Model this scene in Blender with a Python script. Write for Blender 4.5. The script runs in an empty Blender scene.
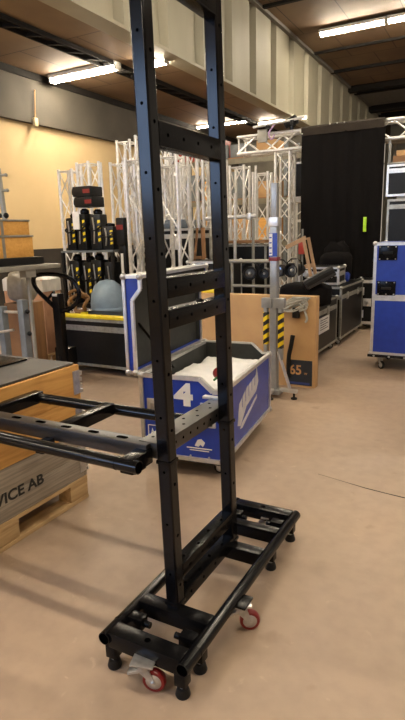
import bpy, bmesh, math, random
from mathutils import Vector, Matrix, Euler
random.seed(7)
SC = bpy.context.scene
COL = SC.collection
PI = math.pi
R = math.radians

# ------------------------------------------------------------------ camera, world, exposure
def make_camera():
    pitch, roll, yaw, f = R(12.886), R(-1.521), R(28.78), 544.2
    F = Vector((0, math.cos(pitch), -math.sin(pitch)))
    R0 = Vector((1, 0, 0)); U0 = R0.cross(F)
    Rr = math.cos(roll)*R0 + math.sin(roll)*U0
    Uu = -math.sin(roll)*R0 + math.cos(roll)*U0
    rot = Matrix.Rotation(yaw, 3, 'Z')
    F, Rr, Uu = rot@F, rot@Rr, rot@Uu
    cd = bpy.data.cameras.new('camera'); co = bpy.data.objects.new('camera', cd); COL.objects.link(co)
    m = Matrix((Rr, Uu, -F)).transposed().to_4x4(); m.translation = Vector((0, 0, 1.5))
    co.matrix_world = m
    cd.sensor_fit = 'VERTICAL'; cd.sensor_height = 36.0; cd.lens = 36.0*f/720.0
    cd.clip_start = 0.05; cd.clip_end = 200
    SC.camera = co
make_camera()
W = bpy.data.worlds.new('world'); SC.world = W; W.use_nodes = True
W.node_tree.nodes['Background'].inputs[0].default_value = (1.0, 0.84, 0.66, 1)
W.node_tree.nodes['Background'].inputs[1].default_value = 0.26
SC.view_settings.view_transform = 'Standard'; SC.view_settings.look = 'None'
SC.view_settings.gamma = 1; SC.view_settings.use_curve_mapping = False
SC.view_settings.exposure = 0.75
TUBE = 85.0      # emission of the fluorescent tubes
WIN = 6.0        # daylight behind the high window of the rear wall

# ------------------------------------------------------------------ materials
MATS = {}
def mat(name, col, rough=0.5, metal=0.0, col2=None, scale=8.0, bump=0.0, detail=4, stretch=None, spec=0.5, emit=None, es=0, alpha=None, trans=0, contrast=(0.35, 0.65)):
    if name in MATS: return MATS[name]
    m = bpy.data.materials.new(name); m.use_nodes = True; nt = m.node_tree
    b = nt.nodes['Principled BSDF']
    b.inputs['Roughness'].default_value = rough; b.inputs['Metallic'].default_value = metal
    b.inputs['Specular IOR Level'].default_value = spec
    tc = nt.nodes.new('ShaderNodeTexCoord'); mp = nt.nodes.new('ShaderNodeMapping')
    nt.links.new(tc.outputs['Object'], mp.inputs[0])
    if stretch: mp.inputs['Scale'].default_value = stretch
    nz = nt.nodes.new('ShaderNodeTexNoise'); nz.inputs['Scale'].default_value = scale; nz.inputs['Detail'].default_value = detail
    nt.links.new(mp.outputs[0], nz.inputs['Vector'])
    rp = nt.nodes.new('ShaderNodeValToRGB')
    c2 = col2 or tuple(c*0.8 for c in col)
    rp.color_ramp.elements[0].position = contrast[0]; rp.color_ramp.elements[1].position = contrast[1]
    rp.color_ramp.elements[0].color = (*c2, 1); rp.color_ramp.elements[1].color = (*col, 1)
    nt.links.new(nz.outputs[0], rp.inputs[0]); nt.links.new(rp.outputs[0], b.inputs['Base Color'])
    if bump:
        bp = nt.nodes.new('ShaderNodeBump'); bp.inputs['Strength'].default_value = bump; bp.inputs['Distance'].default_value = 0.01
        nt.links.new(nz.outputs[0], bp.inputs['Height']); nt.links.new(bp.outputs[0], b.inputs['Normal'])
    if emit: b.inputs['Emission Color'].default_value = (*emit, 1); b.inputs['Emission Strength'].default_value = es
    if trans: b.inputs['Transmission Weight'].default_value = trans
    if alpha is not None: b.inputs['Alpha'].default_value = alpha
    MATS[name] = m
    return m

M_black = mat('black_powder_coat', (0.004, 0.004, 0.0045), 0.24, col2=(0.003, 0.003, 0.0035), scale=30, spec=0.14)
M_satin = mat('rubbed_satin_black', (0.008, 0.008, 0.009), 0.36, col2=(0.006, 0.006, 0.006), scale=30, spec=0.9)
M_tube = mat('black_gloss_tube', (0.004, 0.004, 0.005), 0.17, col2=(0.003, 0.003, 0.0035), scale=20, spec=0.22)
M_rubber = mat('black_rubber', (0.007, 0.007, 0.007), 0.6, scale=40, spec=.3)
M_hole = mat('dark_hole', (0.001, 0.001, 0.001), 0.95, spec=0.0)
M_zinc = mat('zinc_steel', (0.62, 0.62, 0.62), 0.32, 0.9, col2=(0.45, 0.45, 0.46), scale=30)
M_alu = mat('aluminium', (0.72, 0.71, 0.69), 0.38, 0.75, col2=(0.6, 0.6, 0.58), scale=20)
M_alu_bright = mat('bright_truss_aluminium', (0.80, 0.79, 0.77), 0.40, 0.6, col2=(0.66, 0.65, 0.63), scale=25)
M_alu_dull = mat('dull_edge_aluminium', (0.42, 0.42, 0.38), 0.42, 0.6, col2=(0.3, 0.3, 0.27), scale=20)
M_red = mat('red_polyurethane', (0.20, 0.008, 0.008), 0.35)
M_white = mat('white_paint', (0.8, 0.78, 0.74), 0.5, col2=(0.72, 0.7, 0.66))
M_blue = mat('blue_laminate', (0.012, 0.045, 0.36), 0.33, col2=(0.009, 0.036, 0.30), scale=14)
M_casein = mat('case_lining', (0.028, 0.030, 0.027), 0.8, scale=30)
M_blk = mat('black_laminate', (0.007, 0.007, 0.007), 0.42, col2=(0.005, 0.005, 0.005), scale=30, spec=.25)
M_fabric = mat('black_molton_fabric', (0.006, 0.0055, 0.0055), 0.95, col2=(0.006, 0.005, 0.005), scale=60, spec=0.1)
M_cloth = mat('white_cloth', (0.86, 0.86, 0.85), 0.8, col2=(0.8, 0.8, 0.8), scale=12, bump=0.3)
M_card = mat('brown_cardboard', (0.52, 0.32, 0.14), 0.75, col2=(0.47, 0.28, 0.125), scale=6)
M_yellow = mat('yellow_paint', (0.85, 0.68, 0.03), 0.45, col2=(0.78, 0.6, 0.02))
M_grey = mat('grey_painted_steel', (0.17, 0.19, 0.2), 0.45, 0.2, col2=(0.13, 0.145, 0.15), scale=12)
M_lift = mat('grey_lift_steel', (0.36, 0.37, 0.37), 0.4, 0.45, col2=(0.29, 0.3, 0.3), scale=12)
M_neon = mat('neon_tape', (0.50, 0.85, 0.03), 0.5, col2=(0.46, 0.8, 0.03))
M_steelframe = mat('pale_steel_frame', (0.32, 0.31, 0.27), 0.5, 0.3)
M_black_ink = mat('black_ink', (0.02, 0.02, 0.018), 0.8)
M_hazel = mat('brown_plywood', (0.30, 0.15, 0.06), 0.6, col2=(0.22, 0.11, 0.045), scale=3, stretch=(1, 8, 1))

def wood(name, c1, c2, axis_stretch, rough=0.6, scale=3.0, knots=True):
    m = bpy.data.materials.new(name); m.use_nodes = True; nt = m.node_tree; b = nt.nodes['Principled BSDF']
    b.inputs['Roughness'].default_value = rough
    tc = nt.nodes.new('ShaderNodeTexCoord'); mp = nt.nodes.new('ShaderNodeMapping'); mp.inputs['Scale'].default_value = axis_stretch
    nt.links.new(tc.outputs['Object'], mp.inputs[0])
    nz = nt.nodes.new('ShaderNodeTexNoise'); nz.inputs['Scale'].default_value = scale; nz.inputs['Detail'].default_value = 6; nz.inputs['Distortion'].default_value = 0.6
    nt.links.new(mp.outputs[0], nz.inputs['Vector'])
    rp = nt.nodes.new('ShaderNodeValToRGB'); rp.color_ramp.elements[0].position = .36; rp.color_ramp.elements[1].position = .62
    rp.color_ramp.elements[0].color = (*c2, 1); rp.color_ramp.elements[1].color = (*c1, 1)
    nt.links.new(nz.outputs[0], rp.inputs[0])
    out = rp.outputs[0]
    if knots:
        vo = nt.nodes.new('ShaderNodeTexVoronoi'); vo.inputs['Scale'].default_value = 3.3; nt.links.new(tc.outputs['Object'], vo.inputs['Vector'])
        r2 = nt.nodes.new('ShaderNodeValToRGB'); r2.color_ramp.elements[0].position = .06; r2.color_ramp.elements[1].position = .11
        r2.color_ramp.elements[0].color = (0.35, 0.2, 0.1, 1); r2.color_ramp.elements[1].color = (1, 1, 1, 1)
        nt.links.new(vo.outputs['Distance'], r2.inputs[0])
        mx = nt.nodes.new('ShaderNodeMix'); mx.data_type = 'RGBA'; mx.blend_type = 'MULTIPLY'; mx.inputs[0].default_value = 1
        nt.links.new(out, mx.inputs[6]); nt.links.new(r2.outputs[0], mx.inputs[7]); out = mx.outputs[2]
    nt.links.new(out, b.inputs['Base Color'])
    return m
M_pine = wood('golden_pine', (0.66, 0.36, 0.10), (0.52, 0.26, 0.06), (12, 1, 14))
M_pine_pale = wood('pale_pine', (0.58, 0.40, 0.20), (0.45, 0.29, 0.13), (12, 1, 14))
M_greywood = wood('weathered_grey_wood', (0.36, 0.31, 0.24), (0.23, 0.19, 0.15), (14, 1, 26))
M_easel = wood('varnished_beech', (0.50, 0.32, 0.17), (0.4, 0.24, 0.12), (6, 6, 1), knots=False)
M_orangeply = wood('orange_plywood', (0.78, 0.42, 0.10), (0.68, 0.34, 0.07), (1, 8, 10), knots=False)

def floor_mat():
    m = bpy.data.materials.new('worn_tan_concrete'); m.use_nodes = True; nt = m.node_tree; b = nt.nodes['Principled BSDF']
    tc = nt.nodes.new('ShaderNodeTexCoord')
    def noise(s, d, dist=0):
        n = nt.nodes.new('ShaderNodeTexNoise'); n.inputs['Scale'].default_value = s; n.inputs['Detail'].default_value = d; n.inputs['Distortion'].default_value = dist
        nt.links.new(tc.outputs['Object'], n.inputs['Vector']); return n
    def ramp(n, p0, p1, a, b_):
        r = nt.nodes.new('ShaderNodeValToRGB'); r.color_ramp.elements[0].position = p0; r.color_ramp.elements[1].position = p1
        r.color_ramp.elements[0].color = (*a, 1); r.color_ramp.elements[1].color = (*b_, 1)
        nt.links.new(n.outputs[0], r.inputs[0]); return r
    def mul(a, b_, t='MULTIPLY'):
        x = nt.nodes.new('ShaderNodeMix'); x.data_type = 'RGBA'; x.blend_type = t; x.inputs[0].default_value = 1
        nt.links.new(a, x.inputs[6]); nt.links.new(b_, x.inputs[7]); return x.outputs[2]
    base = ramp(noise(0.7, 5, .4), .35, .68, (0.345, 0.258, 0.190), (0.400, 0.292, 0.208))
    fine = ramp(noise(14, 6), .3, .6, (0.92, 0.92, 0.93), (1.03, 1.03, 1.02))
    spots = ramp(noise(5.5, 3, .3), .25, .33, (0.80, 0.78, 0.77), (1, 1, 1))
    scuff = ramp(noise(9, 8, 1.2), .66, .75, (1, 1, 1), (1.22, 1.22, 1.2))
    o = mul(mul(mul(base.outputs[0], fine.outputs[0]), spots.outputs[0]), scuff.outputs[0])
    nt.links.new(o, b.inputs['Base Color'])
    rr = nt.nodes.new('ShaderNodeMapRange'); rr.inputs[3].default_value = .38; rr.inputs[4].default_value = .6
    nt.links.new(noise(3, 5).outputs[0], rr.inputs[0]); nt.links.new(rr.outputs[0], b.inputs['Roughness'])
    b.inputs['Specular IOR Level'].default_value = 0.4
    return m

def hazard_mat(name, sx, sz, freq):
    m = bpy.data.materials.new(name); m.use_nodes = True; nt = m.node_tree; b = nt.nodes['Principled BSDF']; b.inputs['Roughness'].default_value = .45
    tc = nt.nodes.new('ShaderNodeTexCoord'); mp = nt.nodes.new('ShaderNodeMapping'); mp.inputs['Rotation'].default_value = (0, R(sx), 0)
    nt.links.new(tc.outputs['Object'], mp.inputs[0])
    wv = nt.nodes.new('ShaderNodeTexWave'); wv.wave_type = 'BANDS'; wv.bands_direction = 'Z'; wv.inputs['Scale'].default_value = freq
    nt.links.new(mp.outputs[0], wv.inputs['Vector'])
    rp = nt.nodes.new('ShaderNodeValToRGB'); rp.color_ramp.interpolation = 'CONSTANT'
    rp.color_ramp.elements[0].color = (0.01, 0.01, 0.01, 1); rp.color_ramp.elements[1].position = .5; rp.color_ramp.elements[1].color = (0.85, 0.62, 0.01, 1)
    nt.links.new(wv.outputs[0], rp.inputs[0]); nt.links.new(rp.outputs[0], b.inputs['Base Color'])
    return m
M_hazard = hazard_mat('hazard_stripes', 35, 0, 4.6)
M_hazard_small = hazard_mat('hazard_stripes_small', 20, 0, 3.6)

# ------------------------------------------------------------------ mesh helpers
class MB:
    def __init__(s): s.bm = bmesh.new()
    def _x(s, vs, M): bmesh.ops.transform(s.bm, matrix=M, verts=vs)
    def box(s, x0, x1, y0, y1, z0, z1, rot=None, piv=None, bev=0):
        r = bmesh.ops.create_cube(s.bm, size=1)['verts']
        s._x(r, Matrix.Translation(((x0+x1)/2, (y0+y1)/2, (z0+z1)/2)) @ Matrix.Diagonal((abs(x1-x0), abs(y1-y0), abs(z1-z0), 1)))
        if bev:
            es = list({e for v in r for e in v.link_edges})
            q = bmesh.ops.bevel(s.bm, geom=es, offset=bev, segments=2, affect='EDGES', profile=.6)
            r = list({v for f in q['faces'] for v in f.verts} | {v for v in r if v.is_valid})
        if rot:
            p = Vector(piv or ((x0+x1)/2, (y0+y1)/2, (z0+z1)/2))
            s._x(r, Matrix.Translation(p) @ rot.to_matrix().to_4x4() @ Matrix.Translation(-p))
        return s
    def cyl(s, p0, p1, r, seg=16, r2=None, caps=True):
        p0, p1 = Vector(p0), Vector(p1); d = p1-p0
        v = bmesh.ops.create_cone(s.bm, cap_ends=caps, segments=seg, radius1=r, radius2=r if r2 is None else r2, depth=d.length)['verts']
        s._x(v, Matrix.Translation((p0+p1)/2) @ d.to_track_quat('Z', 'Y').to_matrix().to_4x4()); return s
    def sph(s, c, r, seg=14, sc=(1, 1, 1)):
        v = bmesh.ops.create_uvsphere(s.bm, u_segments=seg, v_segments=max(6, seg//2), radius=r)['verts']
        s._x(v, Matrix.Translation(c) @ Matrix.Diagonal((*sc, 1))); return s
    def bar(s, p0, p1, w, h, up=(0, 0, 1)):   # rectangular bar
        p0, p1 = Vector(p0), Vector(p1); d = (p1-p0); L = d.length; d.normalize()
        upv = Vector(up); a = d.cross(upv)
        if a.length < 1e-4: a = d.cross(Vector((0, 1, 0)))
        a.normalize(); b = a.cross(d)
        M = Matrix((a, d, b)).transposed().to_4x4(); M.translation = (p0+p1)/2
        v = bmesh.ops.create_cube(s.bm, size=1)['verts']; s._x(v, M @ Matrix.Diagonal((w, L, h, 1))); return s
    def prism(s, pts, axis, a0, a1):          # polygon extruded along an axis
        def P(u, w, t): return {'x': (t, u, w), 'y': (u, t, w), 'z': (u, w, t)}[axis]
        A = [s.bm.verts.new(P(u, w, a0)) for u, w in pts]; B = [s.bm.verts.new(P(u, w, a1)) for u, w in pts]
        n = len(pts); s.bm.faces.new(A); s.bm.faces.new(list(reversed(B)))
        for i in range(n): s.bm.faces.new((A[i], B[i], B[(i+1) % n], A[(i+1) % n]))
        return s
    def lathe(s, prof, c=(0, 0, 0), seg=20, M=None):
        rings = []
        for r, z in prof:
            rings.append([s.bm.verts.new((max(r, 1e-4)*math.cos(2*PI*i/seg), max(r, 1e-4)*math.sin(2*PI*i/seg), z)) for i in range(seg)])
        for a, b in zip(rings, rings[1:]):
            for i in range(seg): s.bm.faces.new((a[i], a[(i+1) % seg], b[(i+1) % seg], b[i]))
        s.bm.faces.new(list(reversed(rings[0]))); s.bm.faces.new(rings[-1])
        s._x([v for r in rings for v in r], Matrix.Translation(c) @ (M or Matrix.Identity(4))); return s
    def tube(s, pts, r, seg=8, closed=False):
        pts = [Vector(p) for p in pts]; rings = []; n = len(pts); prev = None
        for i, p in enumerate(pts):
            if closed: d = pts[(i+1) % n]-pts[i-1]
            else: d = pts[min(i+1, n-1)]-pts[max(i-1, 0)]
            d.normalize()
            if prev is None: a = d.orthogonal().normalized()
            else: a = (prev - d*prev.dot(d)).normalized()
            prev = a; b = d.cross(a)
            rings.append([s.bm.verts.new(p + r*(math.cos(2*PI*k/seg)*a + math.sin(2*PI*k/seg)*b)) for k in range(seg)])
        m = n if closed else n-1
        for i in range(m):
            A, B = rings[i], rings[(i+1) % n]
            for k in range(seg): s.bm.faces.new((A[k], A[(k+1) % seg], B[(k+1) % seg], B[k]))
        if not closed: s.bm.faces.new(list(reversed(rings[0]))); s.bm.faces.new(rings[-1])
        return s
    def build(s, name, material, parent=None, label=None, angle=35, kind=None, bevel=0):
        bmesh.ops.recalc_face_normals(s.bm, faces=s.bm.faces[:])
        me = bpy.data.meshes.new(name); s.bm.to_mesh(me); s.bm.free()
        for p in me.polygons: p.use_smooth = True
        me.set_sharp_from_angle(angle=R(angle))
        me.materials.append(material)
        o = bpy.data.objects.new(name, me); COL.objects.link(o)
        if parent: o.parent = parent
        if label: o['label'] = label
        if kind: o['kind'] = kind
        if bevel:
            b = o.modifiers.new('bevel', 'BEVEL'); b.width = bevel; b.segments = 2; b.limit_method = 'ANGLE'; b.angle_limit = R(40)
        return o

def smooth_path(pts, n=6):
    pts = [Vector(p) for p in pts]; out = []
    for i in range(len(pts)-1):
        p0 = pts[max(i-1, 0)]; p1 = pts[i]; p2 = pts[i+1]; p3 = pts[min(i+2, len(pts)-1)]
        for k in range(n):
            t = k/n
            out.append(.5*((2*p1)+(-p0+p2)*t+(2*p0-5*p1+4*p2-p3)*t*t+(-p0+3*p1-3*p2+p3)*t**3))
    out.append(pts[-1]); return out

def tag(o, label, cat, group=None, kind=None):
    o['label'] = label; o['category'] = cat
    if group: o['group'] = group
    if kind: o['kind'] = kind
    return o
def thing(name, label, cat, loc=(0, 0, 0), rz=0, group=None):
    o = bpy.data.objects.new(name, None); COL.objects.link(o); o.location = loc; o.rotation_euler = (0, 0, R(rz)); o.empty_display_size = .1
    return tag(o, label, cat, group)
def struct(name, mb, m, **k):
    o = mb.build(name, m, **k); o['kind'] = 'structure'; return o
def dup(root, loc, rz=None, label=None, scale=None):
    r = root.copy(); COL.objects.link(r); r.location = loc
    if rz is not None: r.rotation_euler = (0, 0, R(rz))
    if label: r['label'] = label
    if scale: r.scale = scale
    for ch in list(root.children):
        c = ch.copy(); COL.objects.link(c); c.parent = r
        for g in list(ch.children):
            d = g.copy(); COL.objects.link(d); d.parent = c
    return r
def text(name, body, size, material, parent, loc, rot, extrude=.001, sx=1.0, label=None, shear=0, bold=0.0):
    cu = bpy.data.curves.new(name, 'FONT'); cu.body = body; cu.size = size; cu.extrude = extrude; cu.align_x = 'CENTER'; cu.align_y = 'CENTER'; cu.offset = bold; cu.shear = shear
    tmp = bpy.data.objects.new(name+'_tmp', cu); COL.objects.link(tmp)
    me = bpy.data.meshes.new_from_object(tmp.evaluated_get(bpy.context.evaluated_depsgraph_get()))
    bpy.data.objects.remove(tmp); bpy.data.curves.remove(cu)
    me.materials.clear(); me.materials.append(material)
    o = bpy.data.objects.new(name, me); COL.objects.link(o); o.parent = parent
    o.location = loc; o.rotation_euler = Euler([R(a) for a in rot]); o.scale = (sx, 1, 1)
    if label: o['label'] = label
    return o

# ------------------------------------------------------------------ the building
XL, XF, XR = -8.0, -5.1, 6.5     # left wall, fascia, right end
YB, YLOW, YE = -5.0, 17.2, 27.0
HL, HH = 4.5, 6.3
struct('floor', MB().box(XL-.2, XR, YB, YE+.2, -.1, 0), floor_mat())
M_cream = mat('cream_wall_paint', (0.66, 0.50, 0.27), 0.7, col2=(0.60, 0.45, 0.24), scale=1.2)
M_greywall = mat('grey_brown_wall_paint', (0.15, 0.14, 0.11), 0.75, col2=(0.12, 0.11, 0.09), scale=1.0)
M_shade_band = mat('wall_top_shade_band', (0.075, 0.066, 0.05), 0.85, col2=(0.055, 0.048, 0.037), scale=1.5)  # dark colour stands in for the lamp cut-off shade
M_skirt = mat('dark_dado_paint', (0.03, 0.025, 0.02), 0.6)
struct('wall_left', MB().box(XL-.2, XL, YB, YLOW+.2, 0, HL), M_cream)
struct('shade_band_1', MB().box(XL, XL+.10, YB, YLOW, 3.62, HL-.002), M_shade_band)  # shade on the upper left wall, put in as a dark raised band
struct('trim_2', MB().box(XL, XL+.03, YB, YLOW, 0, 1.32), M_skirt)
struct('wall_end', MB().box(XL, XF, YLOW, YLOW+.2, 0, HL).box(XF, XR, YE, YE+.2, 0, HH), M_greywall)
struct('wall_side', MB().box(XF-.5, XF-.3, YLOW+.2, YE, 0, HH), M_greywall)
# rear wall behind the photographer, with a high window
struct('wall_rear', MB().box(XL-.2, -7.0, YB-.2, YB, 0, HL).box(-3.2, XF+2.6, YB-.2, YB, 0, HH).box(-7.0, -3.2, YB-.2, YB, 0, 2.0).box(-7, -3.2, YB-.2, YB, 4.3, HH), M_cream)
M_sky = mat('bright_daylight_sky', (0.5, 0.6, 0.8), 0.5, emit=(0.42, 0.62, 1.0), es=WIN)
w = struct('window_1', MB().box(-7.0, -3.2, YB-.12, YB-.08, 2.0, 4.3), M_sky)
fr = MB()
for x in (-7.0, -5.73, -4.46, -3.26): fr.box(x, x+.06, YB-.07, YB+.02, 2.0, 4.3)
for z in (2.0, 3.12, 4.24): fr.box(-7, -3.2, YB-.06, YB+.02, z, z+.06)
fr.build('window_frame', M_white, w)

# low ceiling: dirty brown boards with seams, dark open joist and cross joints
def ceiling_mat():
    m = bpy.data.materials.new('brown_board_ceiling'); m.use_nodes = True; nt = m.node_tree; b = nt.nodes['Principled BSDF']; b.inputs['Roughness'].default_value = .7
    tc = nt.nodes.new('ShaderNodeTexCoord')
    n = nt.nodes.new('ShaderNodeTexNoise'); n.inputs['Scale'].default_value = .8; n.inputs['Detail'].default_value = 5; nt.links.new(tc.outputs['Object'], n.inputs['Vector'])
    r = nt.nodes.new('ShaderNodeValToRGB'); r.color_ramp.elements[0].position = .3; r.color_ramp.elements[1].position = .7
    r.color_ramp.elements[0].color = (0.125, 0.077, 0.040, 1); r.color_ramp.elements[1].color = (0.21, 0.135, 0.072, 1)
    nt.links.new(n.outputs[0], r.inputs[0])
    br = nt.nodes.new('ShaderNodeTexBrick'); br.inputs['Scale'].default_value = 1; br.inputs['Brick Width'].default_value = 1.2; br.inputs['Row Height'].default_value = 2.4; br.inputs['Mortar Size'].default_value = .012; br.inputs['Mortar Smooth'].default_value = .1
    br.inputs['Color1'].default_value = (1, 1, 1, 1); br.inputs['Color2'].default_value = (.86, .86, .86, 1); br.inputs['Mortar'].default_value = (.25, .25, .25, 1)
    nt.links.new(tc.outputs['Object'], br.inputs['Vector'])
    x = nt.nodes.new('ShaderNodeMix'); x.data_type = 'RGBA'; x.blend_type = 'MULTIPLY'; x.inputs[0].default_value = 1
    nt.links.new(r.outputs[0], x.inputs[6]); nt.links.new(br.outputs[0], x.inputs[7]); nt.links.new(x.outputs[2], b.inputs['Base Color'])
    return m
M_ceil = ceiling_mat()
M_dark = mat('dark_steel_beam', (0.012, 0.010, 0.008), 0.8, spec=.2)
struct('ceiling', MB().box(XL-.2, XF-.3, YB, YLOW+.2, HL, HL+.15).box(XF-.2, XR, YB, YE+.2, HH, HH+.15), M_ceil)
jo = MB()
jo.box(-6.50, -6.48, YB, YLOW, HL-.07, HL-.001).box(-6.24, -6.22, YB, YLOW, HL-.07, HL-.001).box(-6.48, -6.24, YB, YLOW, HL-.006, HL-.001)
y = YB+.2
while y < YLOW-.4:
    jo.bar((-6.48, y, HL-.04), (-6.24, y+.16, HL-.04), .05, .05); y += .44
struct('trim_3', jo, M_dark)
struct('trim_4', MB().box(-7.95, -7.87, YB, YLOW, HL-.12, HL-.001), M_dark)
# corrugated fascia between the low and the high ceiling
fa = MB(); prof = []; y = YB
while y < YE:
    for dy, dx in ((0, 0), (.86, 0), (.95, -.12), (1.13, -.12), (1.22, 0)): prof.append((XF+dx, y+dy))
    y += 1.22
prof = [p for p in prof if p[1] < YE]; prof += [(XF-.3, YE), (XF-.3, YB)]
fa.prism(prof, 'z', HL-.02, HH)
M_fascia = mat('cream_corrugated_steel', (0.33, 0.31, 0.235), 0.6, col2=(0.26, 0.245, 0.185), scale=.9, stretch=(1, 1, .3))
struct('wall_fascia', fa, M_fascia, angle=20)
struct('trim_5', MB().box(XF-.3, XF+.03, YB, YE, HL-.07, HL-.02), M_fascia)
# high ceiling beams
hb = MB()
for y0, y1, d in ((20.05, 20.35, .18), (20.9, 21.05, .10), (23.3, 23.75, .25), (25.2, 25.5, .2), (15.9, 15.98, .06), (12.2, 12.3, .06), (17.9, 18.0, .08), (8.5, 8.6, .08)):
    hb.box(XF, XR, y0, y1, HH-d, HH-.001)
struct('trim_6', hb, M_dark)
ck = MB(); cp = [(-.92, 3.162, .0015), (-.737, 3.12, .002), (-.61, 3.09, .005), (-.49, 3.073, .005), (-.378, 3.06, .006), (-.1, 3.02, .004)]
for (xa, ya, wa), (xb, yb, wb_) in zip(cp, cp[1:]): ck.prism([(xa, ya-wa), (xb, yb-wb_), (xb, yb+wb_), (xa, ya+wa)], 'z', .0002, .0008)
struct('trim_8', ck, mat('dark_floor_crack', (0.05, 0.035, 0.025), .9))
struct('trim_7', MB().box(XF, XF+.1, YB, YE, HH-.07, HH-.001).box(XF, XR, 21.05, 23.3, HH-.05, HH-.001), mat('grey_roof_sheet', (0.16, 0.15, 0.13), .7))

# fluorescent fittings: one built, the others copied
M_lit = mat('lit_fluorescent_tube', (1, 1, 1), .5, emit=(1.0, 0.86, 0.66), es=TUBE)
lamp = thing('ceiling_light', 'long lit fluorescent ceiling light over the left aisle, nearest the wall', 'light', (-7.75, 8.5, HL))
MB().box(0, 1.55, -.10, .10, -.07, -.001, bev=.01).build('housing', M_white, lamp)
MB().cyl((.04, -.035, -.10), (1.51, -.035, -.10), .034, 12).cyl((.04, .035, -.10), (1.51, .035, -.10), .034, 12).build('tube', M_lit, lamp)
MB().box(0, .035, -.08, .08, -.14, -.001).build('end_cap', M_white, lamp); MB().box(1.515, 1.55, -.08, .08, -.14, -.001).build('end_cap', M_white, lamp)
SP = [(-5.93, 8.68, HL-.001, 'end of a lit fluorescent ceiling light between the two rack posts'),
      (-7.85, 14.3, HL-.001, 'lit fluorescent ceiling light seen far back between the rack posts'),
      (-6.2, 14.8, HL-.001, 'distant lit fluorescent ceiling light above the crossing truss'),
      (-4.35, 14.25, HH-.05, 'large bright fluorescent ceiling light at upper right, its left half'),
      (-2.78, 14.25, HH-.05, 'bright fluorescent ceiling light running out of the right edge of the picture'),
      ]
for i, (x, y, z, l) in enumerate(SP): dup(lamp, (x, y, z), 0, l, ((.40, 1, 1), (1, .45, .6), (.9, .45, .6), None, None)[i])
for x, y, z in ((-7.2, 2.6, HL-.001), (-7.2, -2.5, HL-.001), (-3.6, 7.4, HH-.05), (-1.2, 7.4, HH-.05), (-3.6, 1.0, HH-.05), (-.6, 1.0, HH-.05), (2.2, 2.0, HH-.05), (2.2, 8.0, HH-.05), (-2.5, -3, HH-.05)):
    o = dup(lamp, (x, y, z), 0, 'fluorescent ceiling light above and outside the picture'); o['group'] = 'ceiling lights outside the picture'
# pull cord on the left wall
pc = thing('hanging_socket', 'small cream socket box hanging on a thin cord before the left wall', 'socket', (XL+.14, 8.1, 3.62))
MB().tube([(0, .05, .58), (0, .02, .3), (0, 0, .08)], .012, 6).build('cord', M_card, pc)
MB().box(-.03, .03, -.045, .045, -.06, .09, bev=.01).build('socket_box', mat('cream_plastic', (0.7, 0.58, 0.34), .5), pc)

# ------------------------------------------------------------------ casters
def caster(parent, x, y, top, r=.04, swivel=0, tyre=None, name='caster', braked=False, fork=None, w=.026):
    """fork is the part; tyre, hub and brake its sub-parts. top = height of the mounting plate."""
    S = Matrix.Rotation(R(swivel), 4, 'Z'); T = Matrix.Translation((x, y, 0)) @ S
    off = .034*r/.04
    def put(mb, n, m, p):
        bmesh.ops.transform(mb.bm, matrix=T, verts=mb.bm.verts[:]); return mb.build(n, m, p)
    a = MB()
    k = r/.04
    a.box(-.04*k, .04*k, -.032*k, .032*k, top-.006, top, bev=.002)
    a.cyl((0, 0, top-.028*k), (0, 0, top-.006), .024*k, 16)
    for sgn in (-1, 1):
        a.prism([(-.02*k, top-.028*k), (.024*k, top-.028*k), (off+.010*k, r-.002), (off, r-.010*k), (off-.012*k, r+.004)], 'y', sgn*(w/2+.003), sgn*(w/2+.007))
    a.box(-.02*k, .024*k, -w/2-.006, w/2+.006, top-.03*k, top-.024*k)
    a.cyl((off, -w/2-.012, r), (off, w/2+.012, r), .007*k, 8)
    f = put(a, name, fork or M_zinc, parent)
    t = MB(); Mx = Matrix.Translation((off, 0, r)) @ Matrix.Rotation(R(90), 4, 'X')
    t.lathe([(r*.72, -w/2), (r*.92, -w/2), (r, -w/2+.006), (r, w/2-.006), (r*.92, w/2), (r*.72, w/2)], seg=28, M=Mx)
    put(t, 'tyre', tyre or M_rubber, f)
    h = MB(); h.lathe([(r*.2, -w/2-.005), (r*.5, -w/2-.004), (r*.73, -w/2+.001), (r*.73, w/2-.001), (r*.5, w/2+.004), (r*.2, w/2+.005)], seg=24, M=Mx)
    put(h, 'wheel_hub', M_zinc, f)
    if braked:
        b = MB().box(-.055*k, -.012*k, -.02*k, .02*k, top-.045*k, top-.036*k, rot=Euler((0, R(-20), 0)), bev=.002)
        put(b, 'brake_pedal', M_zinc, f)
    return f

# ------------------------------------------------------------------ the black rolling frame (foreground)
LEAN = math.radians(-1.015)
def LX(z): return LEAN*z      # the uprights lean a touch
rk = thing('rolling_frame', 'black steel rolling upright frame on red wheels in the foreground', 'frame', (-.9615, 1.83, 0))
def rb(): return MB()
ox, oy = -.9615, 1.83
x0, x1 = -1.121-ox, -.802-ox     # rails
y0, y1 = 1.271-oy, 2.384-oy
ZT = .126; RR = .0235
def pipe(p0, p1, name='rail', lab=None):
    p0, p1 = Vector(p0), Vector(p1); d = (p1-p0).normalized()
    o = MB().cyl(p0, p1, RR, 28).build(name, M_tube, rk, lab)
    for p, s in ((p0, -1), (p1, 1)):
        c = MB(); c.cyl(p+d*s*-.002, p+d*s*.0015, RR*.84, 24); c.build('end_cap', M_hole, o)
        c = MB(); c.cyl(p+d*s*-.095, p+d*s*-.09, RR+.0012, 28); c.build('collar_ring', M_zinc if False else M_black, o)
    return o
for x in (x0, x1): pipe((x, y0-.005, ZT), (x, y1+.005, ZT), 'base_rail')
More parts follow.
